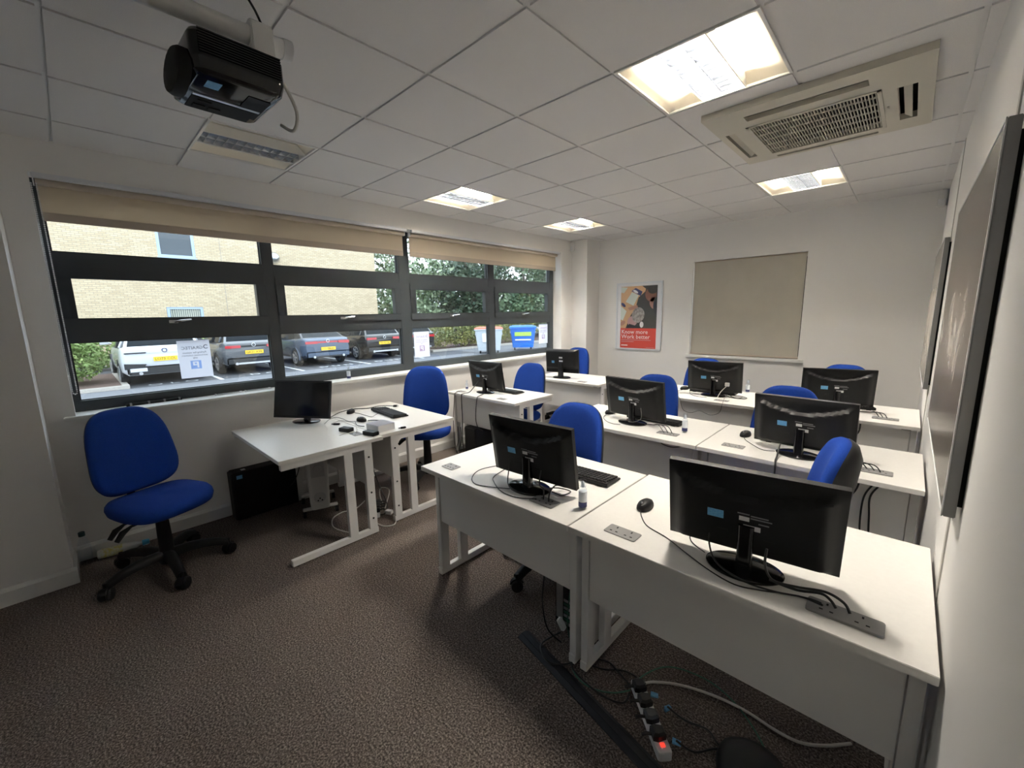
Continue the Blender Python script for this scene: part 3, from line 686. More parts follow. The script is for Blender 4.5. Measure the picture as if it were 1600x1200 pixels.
mouse('black mouse on the desk to the left of the nearest monitor', -.775,1.665,178)
mouse('black mouse left of the right middle row monitor', -.748,3.13,170)
mouse('black mouse left of the monitor below the back window', -1.745,4.62,150)
mouse('black mouse half hidden at the left of the left middle row monitor', -1.80,3.12,160)
mouse('black mouse nearest the wall among the cables on the window desk', -3.62,1.665,40)
mouse('black mouse beside the white box on the window desk', -3.26,1.585,100)
def bottle(label, x, y, z, s_=1, proto=[]):
    if proto: t = copy_tree(proto[0]); t['label'] = label
    else:
        t = thing('sanitiser_bottle', label, 'bottle', (0,0,0), 0, 'small clear sanitiser bottles'); proto.append(t)
        MB().lathe([(.016,0),(.0185,.003),(.0185,.088),(.017,.095),(.012,.101),(.011,.106)],20).build('body','clear_plastic',t,smooth=True)
        MB().lathe([(.0189,.012),(.0189,.034)],20).build('blue_band','p_navy',t,smooth=True)
        MB().lathe([(.0188,.036),(.0188,.084)],20).build('label_wrap','sanitiser',t,smooth=True)
        MB().lathe([(.013,.104),(.0155,.106),(.0155,.136),(.013,.139)],20).build('cap','clear_plastic',t,smooth=True)
        MB().lathe([(.007,.104),(.007,.122),(.004,.130)],12).build('nozzle','sanitiser',t,smooth=True)
    t.location = (x,y,z); t.scale = (s_,s_,s_); return t
bottle('small clear sanitiser bottle by the seam of the two front row desks', -.982,1.478,.73)
bottle('small clear sanitiser bottle on the left middle row desk', -1.10,2.955,.73)
bottle('small clear sanitiser bottle beside the monitor below the back window', -1.165,4.82,.73)
bottle('small clear sanitiser bottle standing on the long window sill', -3.955,1.83,.988,.95)
bottle('small clear sanitiser bottle at the wall end of the second window desk', -3.70,3.12,.73,.8)
# ------------------------------------------------------------------ things on the presenter desk
def gadget(name, label, cat, c, size, rz, m, extra=None):
    t = thing(name, label, cat, (c[0],c[1],.73), R(rz)); a, b, h = size[0]/2, size[1]/2, size[2]
    B(-a,a,-b,b,0,h).build('case',m,t,bevel=.004)
    if extra: B(*extra).build('lead_stub','cable_black',t)
    return t
wbx = thing('cardboard_box', 'small white box among the leads on the window desk', 'box', (-2.90,1.56,.73), R(6))
B(-.078,.078,-.075,.075,0,.05).build('carton','p_white',wbx,bevel=.002)
B(-.079,.079,-.076,.076,.05,.054).build('lid','paper',wbx,bevel=.0015)
gadget('power_adapter', 'black power adapter at the left of the white box', 'adapter', (-3.06,1.36), (.10,.06,.03), 20, 'black_plastic',(-.008,.008,.024,.04,.008,.016))
gadget('power_adapter', 'black power adapter leaning against the front of the white box', 'adapter', (-2.82,1.435), (.115,.06,.03), 14, 'black_plastic',(-.008,.008,.026,.04,.008,.016))
gadget('video_adapter', 'black video plug adapter lying left of the adapters', 'adapter', (-3.31,1.395), (.055,.022,.014), 40, 'black_plastic',(-.04,-.02,-.006,.006,.004,.010))
vp = thing('video_plug', 'dark video plug at the wall end of a grey lead beyond the keyboard', 'plug', (-3.53,2.075,.73), R(40))
B(-.025,.012,-.016,.016,0,.016).build('hood','black_plastic',vp,bevel=.003); B(.012,.020,-.013,.013,.003,.012).build('connector','steel',vp)
gadget('usb_plug', 'small black plug end at the right of the white box', 'plug', (-2.79,1.69), (.045,.018,.014), 70, 'black_plastic',(-.035,-.02,-.005,.005,.004,.010))
def cable(name, label, pts, r=.0028, m='cable_black', k=6):
    return tag(MB().tube(spline(pts,k), r, 7).build(name, m, None, smooth=True), label, 'cable')
# leads on the window desks
cable('video_lead','grey-black video lead running along the wall side of the window desk',[(-3.58,1.46,.735),(-3.70,1.60,.737),(-3.74,1.75,.735),(-3.66,1.855,.735),(-3.62,1.96,.745),(-3.545,2.06,.738)],.0035)
cable('mouse_lead','thin lead from the wall side mouse curving past the keyboard',[(-3.60,1.69,.734),(-3.488,1.702,.733),(-3.33,1.71,.733),(-3.36,1.76,.733),(-3.40,1.82,.735)],.002)
cable('mouse_lead','thin lead looping left of the mouse beside the white box',[(-3.411,1.339,.733),(-3.529,1.432,.733),(-3.553,1.498,.733),(-3.463,1.514,.733),(-3.333,1.509,.733),(-3.26,1.55,.738)],.002)
cable('adapter_lead','thick pale lead arching over to the desk socket by the black adapter',[(-3.365,1.378,.734),(-3.398,1.457,.737),(-3.272,1.48,.745),(-3.104,1.45,.765),(-2.965,1.40,.755),(-2.94,1.378,.736)],.003,'cable_white')
cable('adapter_lead','short grey lead end by the presenter desk socket',[(-2.985,1.27,.733),(-3.0,1.33,.733),(-2.955,1.36,.736)],.0025,'cable_white')
cable('adapter_lead','short black lead in front of the white box corner',[(-3.25,1.525,.735),(-3.15,1.49,.736),(-3.10,1.50,.734),(-3.075,1.515,.734)],.003)
cable('adapter_lead','short black lead behind the white box',[(-3.22,1.62,.735),(-3.19,1.66,.736),(-3.10,1.70,.736),(-3.03,1.72,.736)],.004)
# front row
cable('mouse_lead','mouse lead sweeping along the front edge of the nearest desk',[(-.772,1.615,.736),(-.744,1.57,.733),(-.691,1.515,.733),(-.597,1.481,.733),(-.509,1.43,.733),(-.404,1.375,.733),(-.32,1.352,.733),(-.253,1.375,.733),(-.197,1.405,.733),(-.138,1.42,.738),(-.104,1.408,.745)],.0022)
cable('video_lead','lead dropping from the nearest monitor over its base to the socket',[(-.435,1.455,.86),(-.432,1.445,.79),(-.39,1.40,.755),(-.30,1.372,.744),(-.22,1.39,.737),(-.15,1.415,.738),(-.10,1.40,.745)],.003)
cable('power_lead','upper black power lead arching into the raised socket by the right wall',[(-.255,1.425,.85),(-.253,1.41,.80),(-.23,1.42,.755),(-.17,1.435,.752),(-.10,1.43,.772),(-.055,1.42,.765),(-.038,1.412,.744)],.004)
cable('power_lead','lower black power lead arching into the raised socket by the right wall',[(-.24,1.42,.752),(-.17,1.43,.745),(-.11,1.425,.765),(-.085,1.418,.760),(-.07,1.412,.744)],.004)
cable('keyboard_lead','pair of leads behind the base of the nearest monitor',[(-.56,1.62,.734),(-.52,1.52,.734),(-.455,1.475,.734)],.0022)
cable('keyboard_lead','lead looping wide to the left of the left front row monitor',[(-1.62,1.66,.734),(-1.677,1.50,.733),(-1.63,1.389,.733),(-1.546,1.338,.733),(-1.448,1.37,.733),(-1.36,1.40,.74)],.0022)
cable('mouse_lead','lead passing under the left front row monitor to the socket',[(-1.58,1.62,.734),(-1.547,1.473,.733),(-1.491,1.418,.733),(-1.385,1.363,.733),(-1.281,1.36,.733),(-1.19,1.405,.738)],.0022)
cable('power_lead','left of two upright black leads in the left front row socket',[(-1.215,1.47,.85),(-1.21,1.45,.79),(-1.175,1.44,.775),(-1.162,1.42,.737)],.0035)
cable('power_lead','right of two upright black leads in the left front row socket',[(-1.17,1.60,.738),(-1.15,1.50,.785),(-1.135,1.435,.775),(-1.130,1.42,.737)],.0035)
cable('video_lead','short looped lead at the right of the left front row monitor base',[(-1.19,1.50,.76),(-1.17,1.56,.745),(-1.12,1.58,.735),(-1.13,1.52,.734),(-1.19,1.52,.734)],.003)
cable('video_lead','lead dropping from the back of the left front row monitor',[(-1.42,1.475,.86),(-1.415,1.45,.80),(-1.37,1.40,.76),(-1.30,1.385,.75)],.003)
# middle row
cable('mouse_lead','thin lead looping left of the left middle row monitor base',[(-1.80,3.06,.738),(-1.768,2.956,.733),(-1.684,2.865,.733),(-1.607,2.83,.733),(-1.55,2.84,.735)],.0022)
for i, (x, y, lab) in enumerate(((-1.205,2.843,'leftmost'),(-1.175,2.847,'middle'),(-1.148,2.855,'rightmost'))):
    cable('power_lead',lab+' of three arched black leads into the left middle row socket',[(-1.395,2.93,.742),(-1.33,2.93,.752),(x-.055,y+.03,.775),(x,y,.735)],.003)
cable('video_lead','lead hooking down behind the neck of the left middle row monitor',[(-1.42,2.91,.87),(-1.40,2.88,.80),(-1.45,2.87,.765),(-1.50,2.87,.76)],.003)
cable('mouse_lead','mouse lead reaching to the right middle row monitor base',[(-.745,3.08,.736),(-.72,3.026,.733),(-.679,2.969,.733),(-.59,2.873,.733),(-.52,2.88,.735)],.0022)
cable('hanging_lead','black lead hanging over the front edge of the right middle row desk',[(-.49,2.835,.80),(-.485,2.76,.748),(-.48,2.695,.737),(-.475,2.675,.70),(-.475,2.672,.62)],.005)
for i, (x, y, lab) in enumerate(((-.085,2.86,'left'),(-.055,2.85,'middle'),(-.03,2.845,'right'))):
    cable('power_lead',lab+' of three black leads into the right middle row socket by the wall',[(-.30,2.86,.745),(-.20,2.90,.738),(x-.04,y+.02,.765),(x,y,.738)],.003)
for i, (x, dx, lab) in enumerate(((-.105,.05,'single thin black lead hanging under the right middle row desk'),(-.045,-.02,'first of two thick black leads hanging under the right middle row desk'),(-.02,-.03,'second of two thick black leads hanging under the right middle row desk'))):
    cable('hanging_lead',lab,[(x,2.755,.702),(x-.03+dx*.2,2.765,.62),(x-.06-dx,2.765,.50),(x-.05-dx,2.765,.30),(x-.03,2.77,.06)],.0045)
cable('hanging_lead','black lead sagging under the left middle row desk edge',[(-1.20,2.755,.703),(-1.17,2.755,.675),(-1.10,2.755,.668),(-1.03,2.755,.69),(-.98,2.755,.703)],.003)
# rear row
cable('mouse_lead','mouse lead sagging below the edge of the desk under the back window',[(-1.735,4.57,.738),(-1.75,4.40,.734),(-1.66,4.20,.735),(-1.60,4.122,.73),(-1.56,4.118,.62),(-1.48,4.118,.60),(-1.40,4.118,.63),(-1.30,4.118,.605),(-1.22,4.118,.64),(-1.20,4.125,.725),(-1.25,4.35,.736)],.0022)
cable('keyboard_lead','thin lead lying in front of the keyboard below the back window',[(-1.66,4.55,.736),(-1.60,4.40,.733),(-1.50,4.30,.733),(-1.40,4.30,.733)],.0022)
cable('video_lead','coiled spare lead right of the monitor below the back window',[(-1.28,4.50,.738),(-1.20,4.42,.736),(-1.10,4.42,.736),(-1.09,4.50,.736),(-1.18,4.55,.738),(-1.23,4.47,.744),(-1.14,4.38,.742),(-1.12,4.46,.742)],.0035)
cable('video_lead','pale lead dropping from the white plug below the back window',[(-1.255,4.40,.845),(-1.29,4.38,.80),(-1.31,4.37,.76),(-1.31,4.34,.74)],.003,'cable_white')
vpl = thing('video_plug','white plug in the back of the monitor below the back window','plug',(-1.25,4.418,.865),R(6))
B(-.020,.020,-.022,.0,-.018,.018).build('hood','cable_white',vpl,bevel=.003)
for i, (x, y, lab) in enumerate(((-.10,4.33,'left'),(-.075,4.31,'middle'),(-.05,4.30,'right'))):
    cable('power_lead',lab+' of three black leads into the socket on the rear desk by the wall',[(-.24,4.42,.742),(-.16,4.44,.745),(x-.03,y+.03,.768),(x,y,.738)],.003)
cable('hanging_lead','black lead hanging under the rear desk by the right wall',[(-.20,4.19,.703),(-.205,4.20,.62),(-.26,4.20,.52),(-.30,4.205,.35),(-.28,4.21,.10)],.006)
# second window desk
cable('video_lead','black lead from the small monitor falling over the window desk edge',[(-3.45,3.08,.86),(-3.48,2.98,.75),(-3.50,2.895,.737),(-3.505,2.872,.70),(-3.50,2.87,.45),(-3.52,2.875,.20),(-3.50,2.88,.03)],.005)
cable('power_lead','black lead falling from the second window desk to the floor',[(-3.30,3.02,.738),(-3.26,2.92,.737),(-3.25,2.872,.71),(-3.27,2.865,.50),(-3.24,2.868,.40),(-3.20,2.90,.365)],.004)
cable('power_lead','thin black lead beside the wall below the second window desk',[(-3.64,2.96,.736),(-3.62,2.89,.735),(-3.62,2.87,.70),(-3.66,2.87,.45),(-3.67,2.875,.2),(-3.64,2.88,.02)],.0035)
# ------------------------------------------------------------------ floor things
def tower(label, x, y, rz, w_, d_, h_):
    t = thing('computer_tower', label, 'computer', (x,y,0), R(rz), 'black computer towers')
    B(-w_/2,w_/2,-d_/2,d_/2,.006,h_).build('case','black_matt',t,bevel=.004)
    B(-w_/2+.004,w_/2-.004,-d_/2-.012,-d_/2+.004,.012,h_-.006).build('front_panel','black_plastic',t,bevel=.004)
    for q in (-1, 1): B(-w_/2+.01,w_/2-.01,q*d_*.35-.02,q*d_*.35+.02,0,.008).build('foot','rubber',t)
    return t
t = tower('black desktop computer standing on its side on the floor under the presenter desk', -3.79,.955,0,.12,.46,.40)
B(.0605,.0612,-.205,-.165,.345,.375).build('asset_sticker','sticker_blue',t); B(-.01,.03,-.16,-.13,.400,.4008).build('logo_sticker','steel',t)
tower('black computer under the second window desk', -3.42,3.12,0,.18,.42,.36)
t = tower('black computer seen from behind under the left front row desk, green slots showing', -1.10,1.72,180,.17,.36,.36)
for k in range(7): B(-.055,.03,.180,.1815,.03+.021*k,.045+.021*k).build('slot_cover','cable_green' if k % 2 else 'steel',t)
B(.035,.075,.180,.183,.05,.25).build('port_panel','steel',t); B(-.06,.03,.180,.183,.20,.33).build('fan_grille','void',t)
# oil heater
ht = thing('oil_heater', 'white oil-filled radiator on castors under the presenter desk', 'heater', (-3.36,1.225,0), R(72))
MB().ring_loft([[(a*s_, b-.02, zz) for a, b in rr(-.085,.085,-.04,.04,.03)] for s_, zz in ((.80,.07),(.86,.12),(.95,.40),(1.0,.54),(.9,.60))]).build('control_panel','heater',ht,smooth=40)
for k in range(6):
    MB().prism(rr(-.07,.07,.09,.60,.04,4),'y',.055+.045*k,.070+.045*k).build('fin','heater',ht,smooth=40)
    MB().cyl((0,.02,.15),(0,.30,.15),.02,n=10).build('rib_pipe','heater',ht) if k == 0 else None
for z, r in ((.50,.028),(.41,.032)): MB().cyl((0,-.058,z),(0,-.074,z),r,r*.85,n=20).build('dial','heater_dial',ht,smooth=True)
B(-.05,.05,-.0605,-.058,.34,.46).build('dial_plate','heater_dial',ht); MB().cyl((0,-.056,.17),(0,-.062,.17),.045,n=20).build('vent_roundel','heater_dial',ht)
for q in ((0,-.025,.172),(-.015,-.0,.155),(.015,0,.155)): MB().cyl((q[0],-.061,q[2]-.01),(q[0],-.064,q[2]-.01),.006,n=8).build('hole','void',ht)
for yy in (-.01,.28):
    B(-.13,.13,yy-.02,yy+.02,.058,.075).build('foot_bar','heater',ht,bevel=.004)
    for sx in (-1,1): MB().cyl((sx*.12-.012,yy,.026),(sx*.12+.012,yy,.026),.026,n=14).tube([(sx*.12,yy,.03),(sx*.12,yy,.06)],.007,6).build('castor','black_plastic',ht,smooth=True)
# extension leads and boxes under the presenter desk
def strip(label, x, y, rz, n, L, red=True):
    t = thing('extension_strip', label, 'extension lead', (x,y,0), R(rz))
    MB().prism(rr(-.026,.026,-L/2,L/2,.008,3),'z',0,.036).build('body','label_white',t,bevel=.003)
    for k in range(n):
        yy = -L/2+.045+(L-.11)*k/(n-1)
        p = MB().ring_loft([[(a*s_+.002, yy+b*s_, zz) for a, b in ((.026,-.02),(.026,.02),(.008,.026),(-.024,.018),(-.024,-.018),(.008,-.026))] for s_, zz in ((1,.0365),(1,.058),(.7,.066))]).build('plug','black_plastic',t,smooth=30)
        MB().tube([(.026,yy,.046),(.05,yy,.05),(.065,yy,.045)],.006,7).build('plug_lead','cable_black',p,smooth=True)
    if red: B(-.008,.008,L/2-.036,L/2-.022,.0355,.040).build('neon_switch','red_led',t)
    return t
strip('white four-way extension strip with black plugs and red switch on the carpet', -.588,1.372,-134,4,.31)
strip('white extension strip lying on the carpet under the presenter desk', -3.06,1.56,60,4,.26,False)
for (x, y, rz, lab) in ((-.615,1.475,30,'upper blue tag on the leads beside the extension strip'),(-.55,1.455,70,'middle blue tag on the leads beside the extension strip'),(-.47,1.345,20,'lower blue tag on the lead beyond the red switch')):
    t = thing('cable_tag', lab, 'tag', (x,y,.008), R(rz), 'blue cable tags'); MB().obox((0,0,.012),(.030,.016,.002),(R(25),R(12),0)).build('flag','sticker_blue',t); MB().cyl((-.015,0,.006),(.015,0,.006),.007,n=8).build('lead_wrap','sticker_blue',t)
cc = thing('cable_cover', 'long black rubber cable cover strip lying across the carpet', 'cable cover', (-.87,1.288,0), R(-12.3))
MB().prism([(-.036,0),(.036,0),(.034,.004),(.012,.015),(-.012,.015),(-.034,.004)],'x',-.395,.60).build('strip','dark_rubber_blue',cc)
for z in (-.0135,.0135): B(-.394,.599,z-.001,z+.001,.0140,.0150).build('groove_line','black_matt',cc)
cable('network_lead','green network lead curling from the desk leg to the extension strip',[(-1.06,1.50,.30),(-1.05,1.46,.12),(-1.027,1.463,.01),(-.962,1.372,.006),(-.889,1.335,.006),(-.815,1.342,.006),(-.749,1.382,.006),(-.705,1.438,.006)],.003,'cable_green')
cable('network_lead','green network lead arching under the nearest desk',[(-.705,1.45,.006),(-.698,1.543,.006),(-.654,1.642,.006),(-.586,1.69,.006),(-.469,1.708,.006),(-.356,1.669,.006),(-.255,1.584,.006),(-.196,1.501,.006)],.003,'cable_green')
cable('extension_lead','thick white lead running from the extension strip under the nearest desk',[(-.70,1.485,.03),(-.683,1.50,.008),(-.648,1.542,.008),(-.564,1.6,.008),(-.448,1.644,.008),(-.331,1.662,.008),(-.217,1.652,.008),(-.136,1.661,.008),(-.065,1.71,.008),(.002,1.782,.008)],.0055,'cable_white')
cable('floor_lead','black lead looping over the top end of the rubber cable cover',[(-1.12,1.50,.01),(-1.143,1.385,.012),(-1.10,1.325,.022),(-1.034,1.307,.022),(-.98,1.37,.008),(-.96,1.45,.008)],.004)
cable('floor_lead','black lead from the desk leg to the head of the extension strip',[(-1.02,1.55,.25),(-.98,1.47,.06),(-.946,1.435,.008),(-.852,1.449,.008),(-.785,1.501,.008),(-.729,1.515,.008),(-.68,1.50,.01),(-.66,1.48,.04)],.004)
cable('floor_lead','black lead crossing diagonally to the extension strip',[(-1.0,1.56,.32),(-.965,1.49,.10),(-.934,1.47,.012),(-.849,1.499,.012),(-.79,1.482,.012),(-.715,1.455,.012)],.004)
cable('floor_lead','black lead curving beside the rubber cable cover',[(-.975,1.40,.012),(-.948,1.361,.008),(-.84,1.337,.008),(-.749,1.34,.008),(-.696,1.366,.008),(-.70,1.42,.008)],.004)
cable('floor_lead','black lead leaving the second plug of the extension strip',[(-.55,1.45,.03),(-.483,1.46,.008),(-.405,1.48,.008),(-.35,1.449,.008),(-.30,1.47,.008)],.004)
cable('floor_lead','black lead leaving the last plug of the extension strip',[(-.47,1.34,.03),(-.411,1.362,.008),(-.355,1.429,.008),(-.28,1.468,.008)],.004)
cable('floor_lead','bundle lead hanging behind the left front row desk beside the computer',[(-1.17,1.44,.36),(-1.18,1.43,.20),(-1.15,1.43,.06),(-1.08,1.45,.008)],.004)
cable('floor_lead','white lead curling on the carpet beside the presenter desk leg',[(-2.88,1.235,.006),(-3.044,1.192,.006),(-3.195,1.248,.006),(-3.244,1.349,.006),(-3.219,1.447,.006),(-3.307,1.579,.006)],.0045,'cable_white')
cable('floor_lead','white lead looping between the back to back window desks',[(-3.10,1.64,.02),(-3.30,1.72,.006),(-3.451,1.813,.006),(-3.352,1.842,.006),(-3.145,1.70,.006),(-3.0,1.60,.03)],.0045,'cable_white')
cable('floor_lead','white lead lying in front of the gap between the window desks',[(-2.98,1.50,.006),(-2.90,1.45,.006),(-2.78,1.46,.006),(-2.74,1.53,.006),(-2.83,1.60,.006)],.0045,'cable_white')
cable('floor_lead','black lead hanging from the gap between the window desks to the carpet',[(-3.0,1.50,.70),(-3.03,1.53,.45),(-3.10,1.60,.25),(-3.0,1.62,.06),(-2.95,1.56,.008),(-3.05,1.50,.006)],.004)
cable('floor_lead','black lead trailing beside the oil heater',[(-3.55,1.20,.62),(-3.52,1.15,.40),(-3.50,1.10,.30),(-3.56,1.08,.24)],.004)
for i, (x, lab) in enumerate(((-3.60,'left black lead in the bundle under the second window desk'),(-3.55,'right black lead in the bundle under the second window desk'))):
    cable('floor_lead',lab,[(x,2.88,.35),(x+.03,2.86,.2),(x-.02,2.86,.08),(x+.05,2.85,.01)],.004)
wa = thing('plug_adapter','white lead connector hanging beside the computer behind the front row','adapter',(-1.085,1.46,.10),0)
MB().obox((0,0,0),(.022,.03,.06),(R(10),R(-25),0)).build('case','label_white',wa,bevel=.004)
wa2 = thing('power_block','white power block on the carpet between the window desks','adapter',(-2.94,1.60,0),R(25)); B(-.03,.03,-.02,.02,0,.03).build('case','label_white',wa2,bevel=.004)
bgm = MB(); bgm.ring_loft([[(.115*s_*cos(a)*(1+.05*sin(3*a)), .12*s_*sin(a), zz) for a in [2*PI*k/28 for k in range(28)]] for s_, zz in ((.95,0),(1,.02),(.93,.048),(.7,.068),(.3,.078))])
tag(bgm.build('lump','black_matt',None,smooth=60,loc=(-.235,1.405,0)),'dark rounded shape on the carpet at the bottom edge, under the nearest desk','lump')  # unidentified object, stood in for by a plain dark dome
# bottles by the pier
wbt = thing('water_bottle','clear plastic bottle with dark cap upright beside the left pier','bottle',(-3.845,-.125,0))
MB().lathe([(.030,0),(.034,.006),(.034,.12),(.030,.15),(.016,.185),(.014,.20)],20).build('body','clear_plastic',wbt,smooth=True)
MB().lathe([(.0165,.196),(.0165,.222),(.014,.225)],16).build('cap','bottle_cap_dark',wbt,smooth=True)
wbs = thing('spray_bottle','white bottle with blue cap lying on the floor by the baseboard','bottle',(-3.835,.045,.032),R(-6))
MB().ring_loft([[(r*1.0*cos(a), yy, r*.85*sin(a)) for a in [2*PI*k/20 for k in range(20)]] for yy, r in ((-.12,.020),(-.115,.034),(.03,.036),(.075,.026),(.10,.014),(.115,.013))]).build('body','bottle_white',wbs,smooth=50)
MB().ring_loft([[(r*cos(a), yy, r*.86*sin(a)) for a in [R(-60+20*k) for k in range(13)]] for yy, r in ((-.10,.0362),(.01,.0372))],False,False).build('label','bottle_label',wbs,smooth=50)
MB().cyl((0,.112,0),(0,.150,0),.020,.017,n=16).build('cap','bottle_cap_blue',wbs,smooth=True)
B(-3.895,-3.868,-.165,-.075,.035,.10).build('socket_box','white_gloss',None,bevel=.004)
tag(bpy.data.objects['socket_box'],'small white trunking box on the wall base beside the left pier','socket')
# things on the long sill
for (y0, y1, lab) in ((.745,.935,'nearer white slotted vent strip on the long window sill'),(.955,1.155,'farther white slotted vent strip on the long window sill')):
    t = thing('vent_strip', lab, 'vent', (-4.035,(y0+y1)/2,.988), 0, 'vent strips on the sill'); L = (y1-y0)/2
    B(-.025,.025,-L,L,0,.008).build('plate','label_white',t)
    for k in range(11):
        for sx in (-.012,.012): B(sx-.009,sx+.009,-L+.012+k*(2*L-.03)/11,-L+.012+k*(2*L-.03)/11+.0105,.0078,.0085).build('slot','void',t)
t = thing('blind_bar','black plastic bar lying on the long window sill near the chain','bar',(-4.045,.36,.988))
B(-.010,.010,-.15,.17,0,.018).build('rod','black_plastic',t)
for y in (-.13,-.03,.06,.15): B(-.012,.012,y,y+.012,0,.021).build('clip','socket_grey',t)
# parking signs taped inside the glass
def sign(label, y, z, m_ink, full):
    t = thing('parking_sign', label, 'sign', (XG-.030,y,z), 0, 'paper parking signs on the glass')
    Q = lambda x, y0, y1, z0, z1: MB().add([(x,y0,z0),(x,y1,z0),(x,y1,z1),(x,y0,z1)],[(0,1,2,3)])
    Q(.0004,-.105,.105,-.148,.148).build('sheet','paper',t)
    F = lambda yy, zz: Matrix.Translation((.0011,yy,zz)) @ Matrix(((0,0,1,0),(1,0,0,0),(0,1,0,0),(0,0,0,1))) @ Matrix.Scale(-1,4,(1,0,0))
    text('lettering','GRAITEC',.034,m_ink,t,F(-.012,.088))
    MB().tube([(.0012,.078+.014*cos(R(a)),.094+.014*sin(R(a))) for a in range(40,331,20)],.003,6).build('emblem',m_ink,t)
    text('lettering','Parking for visitors',.020,m_ink,t,F(0,.052)); text('lettering','and business customers',.0175,m_ink,t,F(0,.030)); text('lettering','only',.018,m_ink,t,F(0,.010))
    # the square is printed round a mirrored letter P that stays paper white
    sq = MB()
    for q in ((-.035,.035,-.078,-.070),(-.035,.035,-.020,-.012),(.018,.035,-.070,-.020),(-.035,-.020,-.070,-.020),(-.020,.006,-.070,-.050),(-.009,.006,-.041,-.029)):
        sq.add([(.0008,q[0],q[2]),(.0008,q[1],q[2]),(.0008,q[1],q[3]),(.0008,q[0],q[3])],[(0,1,2,3)])
    sq.build('printed_square','paper_blue' if full else m_ink,t)
    return t
sign('white paper parking sign on the nearest window pane, in front of the white car', .662,1.288,'paper_ink',True)
sign('white paper parking sign on the glass in front of the hedge', 2.808,1.262,'paper_lilac',False)
sign('white paper parking sign at the far end of the window beside the blue bin', 5.045,1.280,'paper_lilac',False)
# ------------------------------------------------------------------ outside: car park
GZ = -.25
mat('asphalt', (.060,.062,.070), .9, var=(120,(.085,.088,.098),5), bump=(90,.4,.004))
mat('road', (.125,.13,.145), .85, var=(90,(.16,.165,.18),5), bump=(80,.3,.004))
mat('kerbstone', (.42,.39,.35), .8, var=(40,(.36,.33,.30)))
mat('soil', (.10,.065,.05), .95, var=(25,(.19,.13,.11),6), bump=(30,.8,.03))
mat('line_paint', (.72,.73,.74), .7, var=(60,(.58,.60,.62)))
mat('bark', (.10,.085,.07), .9, bump=(30,.5,.01))
mat('leaf_bush', (.14,.22,.06), .55, var=(3.0,(.30,.38,.14),4)); mat('leaf_hedge', (.10,.13,.045), .6, var=(1.6,(.26,.25,.07),5))
mat('leaf_tree', (.045,.085,.045), .55, var=(1.1,(.13,.19,.10),5)); mat('leaf_dark', (.025,.05,.032), .55, var=(1.4,(.075,.11,.065),5)); mat('leaf_pale', (.12,.18,.09), .5, var=(1.5,(.28,.34,.22),5))
def brick():
    m = mat('brick', (.62,.50,.34), .85); nt = m.node_tree; b = nt.nodes['Principled BSDF']
    tc = nt.nodes.new('ShaderNodeTexCoord'); sp = nt.nodes.new('ShaderNodeSeparateXYZ'); cb = nt.nodes.new('ShaderNodeCombineXYZ'); ad = nt.nodes.new('ShaderNodeMath'); ad.operation = 'ADD'
    t = nt.nodes.new('ShaderNodeTexBrick'); t.inputs['Color1'].default_value = (.60,.49,.33,1); t.inputs['Color2'].default_value = (.47,.37,.24,1); t.inputs['Mortar'].default_value = (.34,.29,.22,1)
    t.inputs['Scale'].default_value = 1; t.inputs['Brick Width'].default_value = .225; t.inputs['Row Height'].default_value = .075; t.inputs['Mortar Size'].default_value = .010
    bp = nt.nodes.new('ShaderNodeBump'); bp.inputs['Strength'].default_value = .4; bp.inputs['Distance'].default_value = .01; bp.invert = True
    L = nt.links.new
    L(tc.outputs['Object'], sp.inputs[0]); L(sp.outputs[0], ad.inputs[0]); L(sp.outputs[1], ad.inputs[1]); L(ad.outputs[0], cb.inputs[0]); L(sp.outputs[2], cb.inputs[1]); L(cb.outputs[0], t.inputs['Vector'])
    L(t.outputs['Color'], b.inputs['Base Color']); L(t.outputs['Fac'], bp.inputs['Height']); L(bp.outputs[0], b.inputs['Normal'])
brick()
mat('window_blue', (.34,.43,.58), .4); mat('dark_glass', (.03,.045,.06), .06, coat=.3); mat('blind_vertical', (.35,.36,.30), .7)
struct(B(-60,XL-.3,-40,70,GZ-.2,GZ).build('ground_road','road'))
struct(B(-23.4,-15.35,-14,13.6,GZ,GZ+.004).build('ground_parking_bays','asphalt'))
# planted corner at the left with kerb
pl = struct(B(-19.5,-15.50,-9,.80,GZ,GZ+.09).build('ground_planting_bed','soil'))
B(-15.50,-15.36,-9,.94,GZ,GZ+.10).build('kerb','kerbstone',pl); B(-19.5,-15.50,.80,.94,GZ,GZ+.10).build('kerb','kerbstone',pl)
kb = struct(B(-23.4,-17.3,12.5,30,GZ,GZ+.09).build('ground_hedge_bed','soil'))
B(-17.3,-17.16,12.36,30,GZ,GZ+.11).build('kerb','kerbstone',kb); B(-23.4,-17.3,12.36,12.5,GZ,GZ+.11).build('kerb','kerbstone',kb)
ln = struct(thing('ground_markings',None,None,(0,0,GZ)))
for y in (3.05,5.45,7.95,10.45): B(-20.2,-15.2,y-.05,y+.05,.0045,.0075).build('bay_line','line_paint',ln)
for (y, s_) in ((1.95,'O L O'),(4.35,'D O'),(6.85,'D U N'),(9.35,'D U N O')):
    text('bay_lettering',s_,.46,'line_paint',ln,Matrix.Translation((-15.75,y,.0055)) @ Matrix.Rotation(PI/2,4,'Z'))
